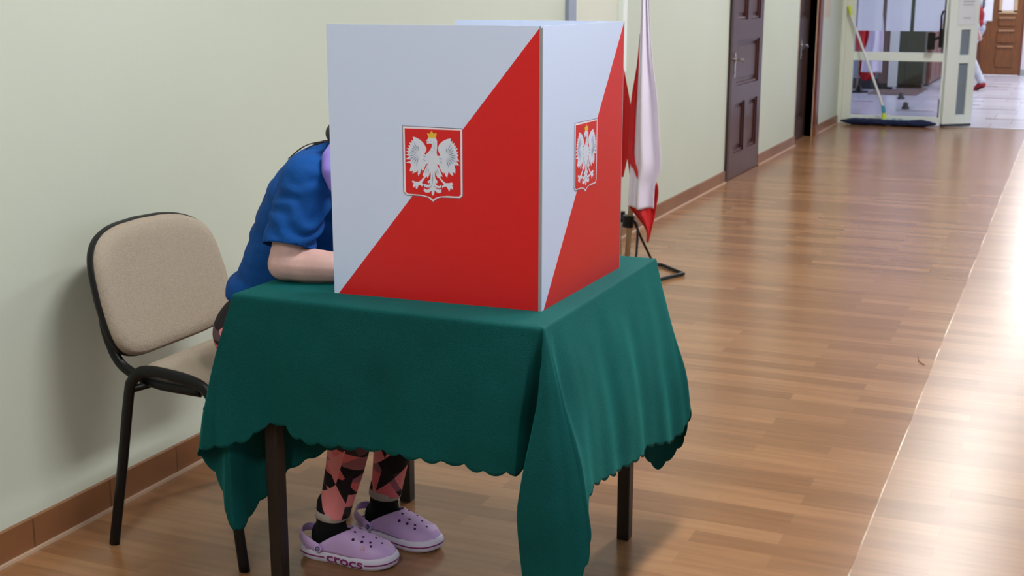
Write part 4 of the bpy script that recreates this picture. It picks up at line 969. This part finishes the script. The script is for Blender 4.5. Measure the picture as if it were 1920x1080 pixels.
# walks towards -x and away: forward direction
fd = Vector((-.92, .38, 0)).normalized(); sd = Vector((0, 0, 1)).cross(fd)
P_ = lambda f, s, z: W0 + fd * f + sd * s + Vector((0, 0, z))
legs = [((P_(0, .09, .92), P_(.02, .09, .50), P_(-.20, .09, .12)), P_(-.13, .09, .03)), ((P_(0, -.09, .92), P_(.20, -.09, .50), P_(.26, -.09, .09)), P_(.40, -.09, .03))]
bm = bmesh.new()
for c, r in ((P_(0, 0, .98), (.12, .17, .12)), (P_(.01, 0, 1.12), (.11, .145, .12)), (P_(.02, 0, 1.28), (.12, .165, .13)), (P_(.02, 0, 1.40), (.10, .19, .07))): ell(bm, c, r)
chain(bm, [(P_(.02, 0, 1.42), .06), (P_(.03, 0, 1.54), .052)]); hf2, hs2, hu2 = face(bm, P_(.05, 0, 1.64), fd, (0, 0, 1))
arms = []
for sg, sw in ((1, -.18), (-1, .16)):
    sh, el, wr2 = P_(.02, .20 * sg, 1.38), P_(.02 + sw * .6, .24 * sg, 1.10), P_(.02 + sw * 1.3 + .06, .23 * sg, .88); arms.append((sh, el, wr2))
    chain(bm, [(P_(.02, 0, 1.38), .07), (sh, .055), (el, .040), (wr2, .027)]); hand(bm, wr2, (wr2 - el), fd.cross(Vector((0, 0, 1))) * -sg, fd, .5)
for (h, k, a), toe in legs: chain(bm, [(h, .09), (k, .055), (k.lerp(a, .3), .055), (a, .036), (toe, .034)])
obj('body', fuse(bm, .008, 3, .5), M_skin, wp, smooth=True)
bm = bmesh.new(); ell(bm, P_(0, 0, .96), (.135, .185, .13))
for (h, k, a), toe in legs: chain(bm, [(h, .105), (h.lerp(k, .5), .095), (k, .075), (k.lerp(a, .4), .072), (a + Vector((0, 0, .02)), .056)])
obj('trousers', fuse(bm, .01, 3, .5), M_trouser, wp, smooth=True)
bm = bmesh.new()
for c, r in ((P_(0, 0, 1.02), (.15, .195, .12)), (P_(.01, 0, 1.12), (.14, .17, .12)), (P_(.02, 0, 1.28), (.14, .18, .13)), (P_(.02, 0, 1.40), (.115, .20, .07))): ell(bm, c, r)
for sh, el, wr2 in arms: chain(bm, [(P_(.02, 0, 1.39), .075), (sh, .068), (el, .055), (el.lerp(wr2, .8), .045)])
obj('shirt', fuse(bm, .01, 3, .5), M_greysh, wp, smooth=True)
for (h, k, a), toe in legs:
    bm = bmesh.new(); d = (toe - a); chain(bm, [(a + Vector((0, 0, -.015)), .048), (a.lerp(toe, .5) - Vector((0, 0, .01)), .046), (toe + d * .35, .038)]); ell(bm, a - fd * .03 - Vector((0, 0, .03)), (.045, .04, .045))
    so = obj('shoe', fuse(bm, .008, 3, .5), M_redb, wp, smooth=True)
    obj('shoe_sole', MB().tube([a - fd * .05 - Vector((0, 0, .065)), a.lerp(toe, .5) - Vector((0, 0, .045)), toe + d * .4 - Vector((0, 0, .022))], [.036, .04, .034], 10, ry=.012), M_black, so)
bm = bmesh.new(); c = P_(.05, 0, 1.64); rot2 = Matrix((hf2, hs2, hu2)).transposed(); ell(bm, c - hf2 * .014 + hu2 * .014, (.101, .087, .109), rot2)
obj('hair', trim_mesh(fuse(bm, .008, 3, .5), [(c + hf2 * .06, hf2 - hu2 * .4, .13)]), M_hair, wp, smooth=True)
t = empty('shoulder_bag', P_(-.10, .22, .80), 'red bag carried on a dark strap by the walking person', 'bag')
bm = bmesh.new(); ell(bm, P_(-.10, .20, 1.10), (.11, .06, .17)); ell(bm, P_(-.09, .21, 1.0), (.12, .065, .09))
obj('bag_body', fuse(bm, .01, 4, .5), M_redb, t, smooth=True)
obj('strap', MB().tube(smooth_path([P_(-.12, .24, 1.05), P_(-.16, .12, 1.25), P_(-.02, -.05, 1.47), P_(.17, .05, 1.30), P_(.12, .24, 1.05)], 8), .012, 8), M_black, t, smooth=True)
# ---------------------------------------------------------------- far hall
t = empty('far_door', (-1.27, 24.74, 0), 'orange-brown panelled wooden door at the end of the far hall', 'door')
y = 24.72
f = MB().box((-1.60, y, .005), (-.94, y + .05, 1.12)).box((-1.60, y, 1.12), (-1.30, y + .05, 2.12)).box((-1.08, y, 1.12), (-.94, y + .05, 2.12)).box((-1.30, y, 1.95), (-1.08, y + .05, 2.12))
obj('door_leaf', f, M_hwood, t)
for z0, z1 in ((.14, .52), (.57, .80), (.86, 1.02)):
    obj('door_panel', MB().box((-1.34, y - .02, z0), (-1.05, y, z1)), M_hwood, t, bevel=.012)
    obj('ledge_moulding', MB().box((-1.32, y - .05, z1 - .03), (-1.06, y - .02, z1 + .0)), mat('pale_wood_edge', (.36, .19, .10), .4) if 'pale_wood_edge' not in bpy.data.materials else bpy.data.materials['pale_wood_edge'], t)  # narrow paler strip along the top of each panel
obj('window_frame', MB().box((-1.34, y - .02, 1.10), (-1.29, y, 2.0)).box((-1.09, y - .02, 1.10), (-1.04, y, 2.0)).box((-1.34, y - .02, 1.08), (-1.04, y, 1.13)), mat('light_wood_frame', (.50, .36, .22), .4), t)
obj('pane', MB().box((-1.29, y + .01, 1.13), (-1.09, y + .02, 1.95)), mat('frosted_glass', (.80, .80, .92), .3), t)
struct('trim_3', MB().box((-1.66, 24.71, 0), (-1.60, 24.77, 2.2)).box((-.94, 24.71, 0), (-.90, 24.77, 2.2)), M_casing)
tag(obj('door_poster', MB().box((-1.62, y - .026, .95), (-1.44, y - .021, 1.60)), M_paper), 'white sheet fixed on the wooden door at the end of the far hall', 'paper')
t = empty('storage_cabinet', (-2.25, 20.9, 0), 'dark green metal cabinet seen through the glass door', 'cabinet')
obj('body', MB().box((-2.52, 20.75, .06), (-2.14, 21.15, 1.35)), M_green, t, bevel=.005)
obj('plinth', MB().box((-2.50, 20.77, 0), (-2.16, 21.13, .06)), M_black, t)
obj('door', MB().box((-2.40, 20.73, .10), (-2.15, 20.75, 1.32)), M_green, t, bevel=.003)
t = empty('wooden_sideboard', (-2.25, 23.0, 0), 'reddish-brown wooden sideboard behind the green cabinet', 'sideboard')
obj('body', MB().box((-2.42, 21.3, .04), (-2.10, 24.2, 1.0)), wood('reddish_wood', (.20, .085, .06), .4), t, bevel=.005)
for k in range(4): obj('door', MB().box((-2.10, 21.36 + k * .71, .10), (-2.085, 22.0 + k * .71, .94)), bpy.data.materials['reddish_wood'], t, bevel=.004)
tag(obj('brown_patch', MB().box((-2.40, 19.3, .001), (-2.06, 20.72, .010)).box((-2.75, 19.3, .001), (-2.40, 20.35, .010)), M_brown), 'flat brown patch on the tiles in front of the green cabinet', 'mat')  # flat brown area laid on the tiles
t = empty('wall_column', (-2.5, 20.5, 0), 'narrow white panel standing between the flag and the green cabinet', 'panel')
obj('white_face', MB().box((-2.60, 20.26, .05), (-2.47, 20.31, 1.6)), M_whiteframe, t); obj('brown_side', MB().box((-2.75, 20.28, .10), (-2.60, 20.34, 1.6)), M_brown, t)
img_flag('flag', 'white and red flag on a stand seen through the middle of the glass door', [(-2.95, 19.6, .06), (-2.90, 19.6, 1.75)],
    [('red_half', M_rfab, [(-2.98, -2.80, 1.30), (-2.99, -2.77, 1.10), (-3.01, -2.78, .85), (-3.00, -2.80, .62), (-2.96, -2.72, .45), (-2.93, -2.70, .26), (-2.88, -2.80, .18)], 0),
     ('white_half', M_wfab, [(-2.83, -2.68, 1.30), (-2.82, -2.62, 1.05), (-2.82, -2.60, .80), (-2.88, -2.60, .55), (-2.90, -2.60, .30)], -.08)], 19.6)
img_flag('flag', 'red flag with a white upper part at the left edge of the glass door', [(-2.86, 17.2, .06), (-2.82, 17.2, 1.75)],
    [('white_half', M_wfab, [(-2.86, -2.70, 1.35), (-2.86, -2.70, 1.10), (-2.86, -2.76, .92)], -.04), ('red_half', M_rfab, [(-2.80, -2.70, 1.15), (-2.84, -2.66, .95), (-2.88, -2.68, .70), (-2.88, -2.70, .45), (-2.86, -2.74, .33)], 0)], 17.2)
for fx, fy, lb in ((-2.86, 17.2, 'black floor stand under the red flag at the edge of the glass door'), (-2.92, 19.6, 'black floor stand under the middle flag behind the glass door')):
    t = empty('flag_stand', (fx, fy, 0), lb, 'flag stand')
    obj('base', MB().lathe([(0, .10), (.03, .10), (.05, .03), (.13, .025), (.14, 0), (0, 0)], (fx, fy, 0), 16), M_black, t)
for k, (x, yy, lb) in enumerate(((-2.19, 18.6, 'black caster-like block on the tiles behind the glass, farther one'), (-1.94, 17.0, 'black caster-like block on the tiles behind the glass, nearer one'))):
    tag(obj('caster', MB().lathe([(0, .09), (.03, .085), (.035, .04), (.05, .02), (.05, 0), (0, 0)], (x, yy, 0), 14), M_rubber, smooth=True), lb, 'door stop')  # chair casters behind the glass, modelled as plain turned blocks
tag(obj('thread_scrap', MB().tube(smooth_path([(-.486, 5.276, .002), (-.472, 5.19, .004), (-.448, 5.151, .002)], 5), .0016, 6), mat('brown_thread', (.16, .08, .04), .8)), 'small curled brown thread lying on the wooden floor beside the seam', 'thread')
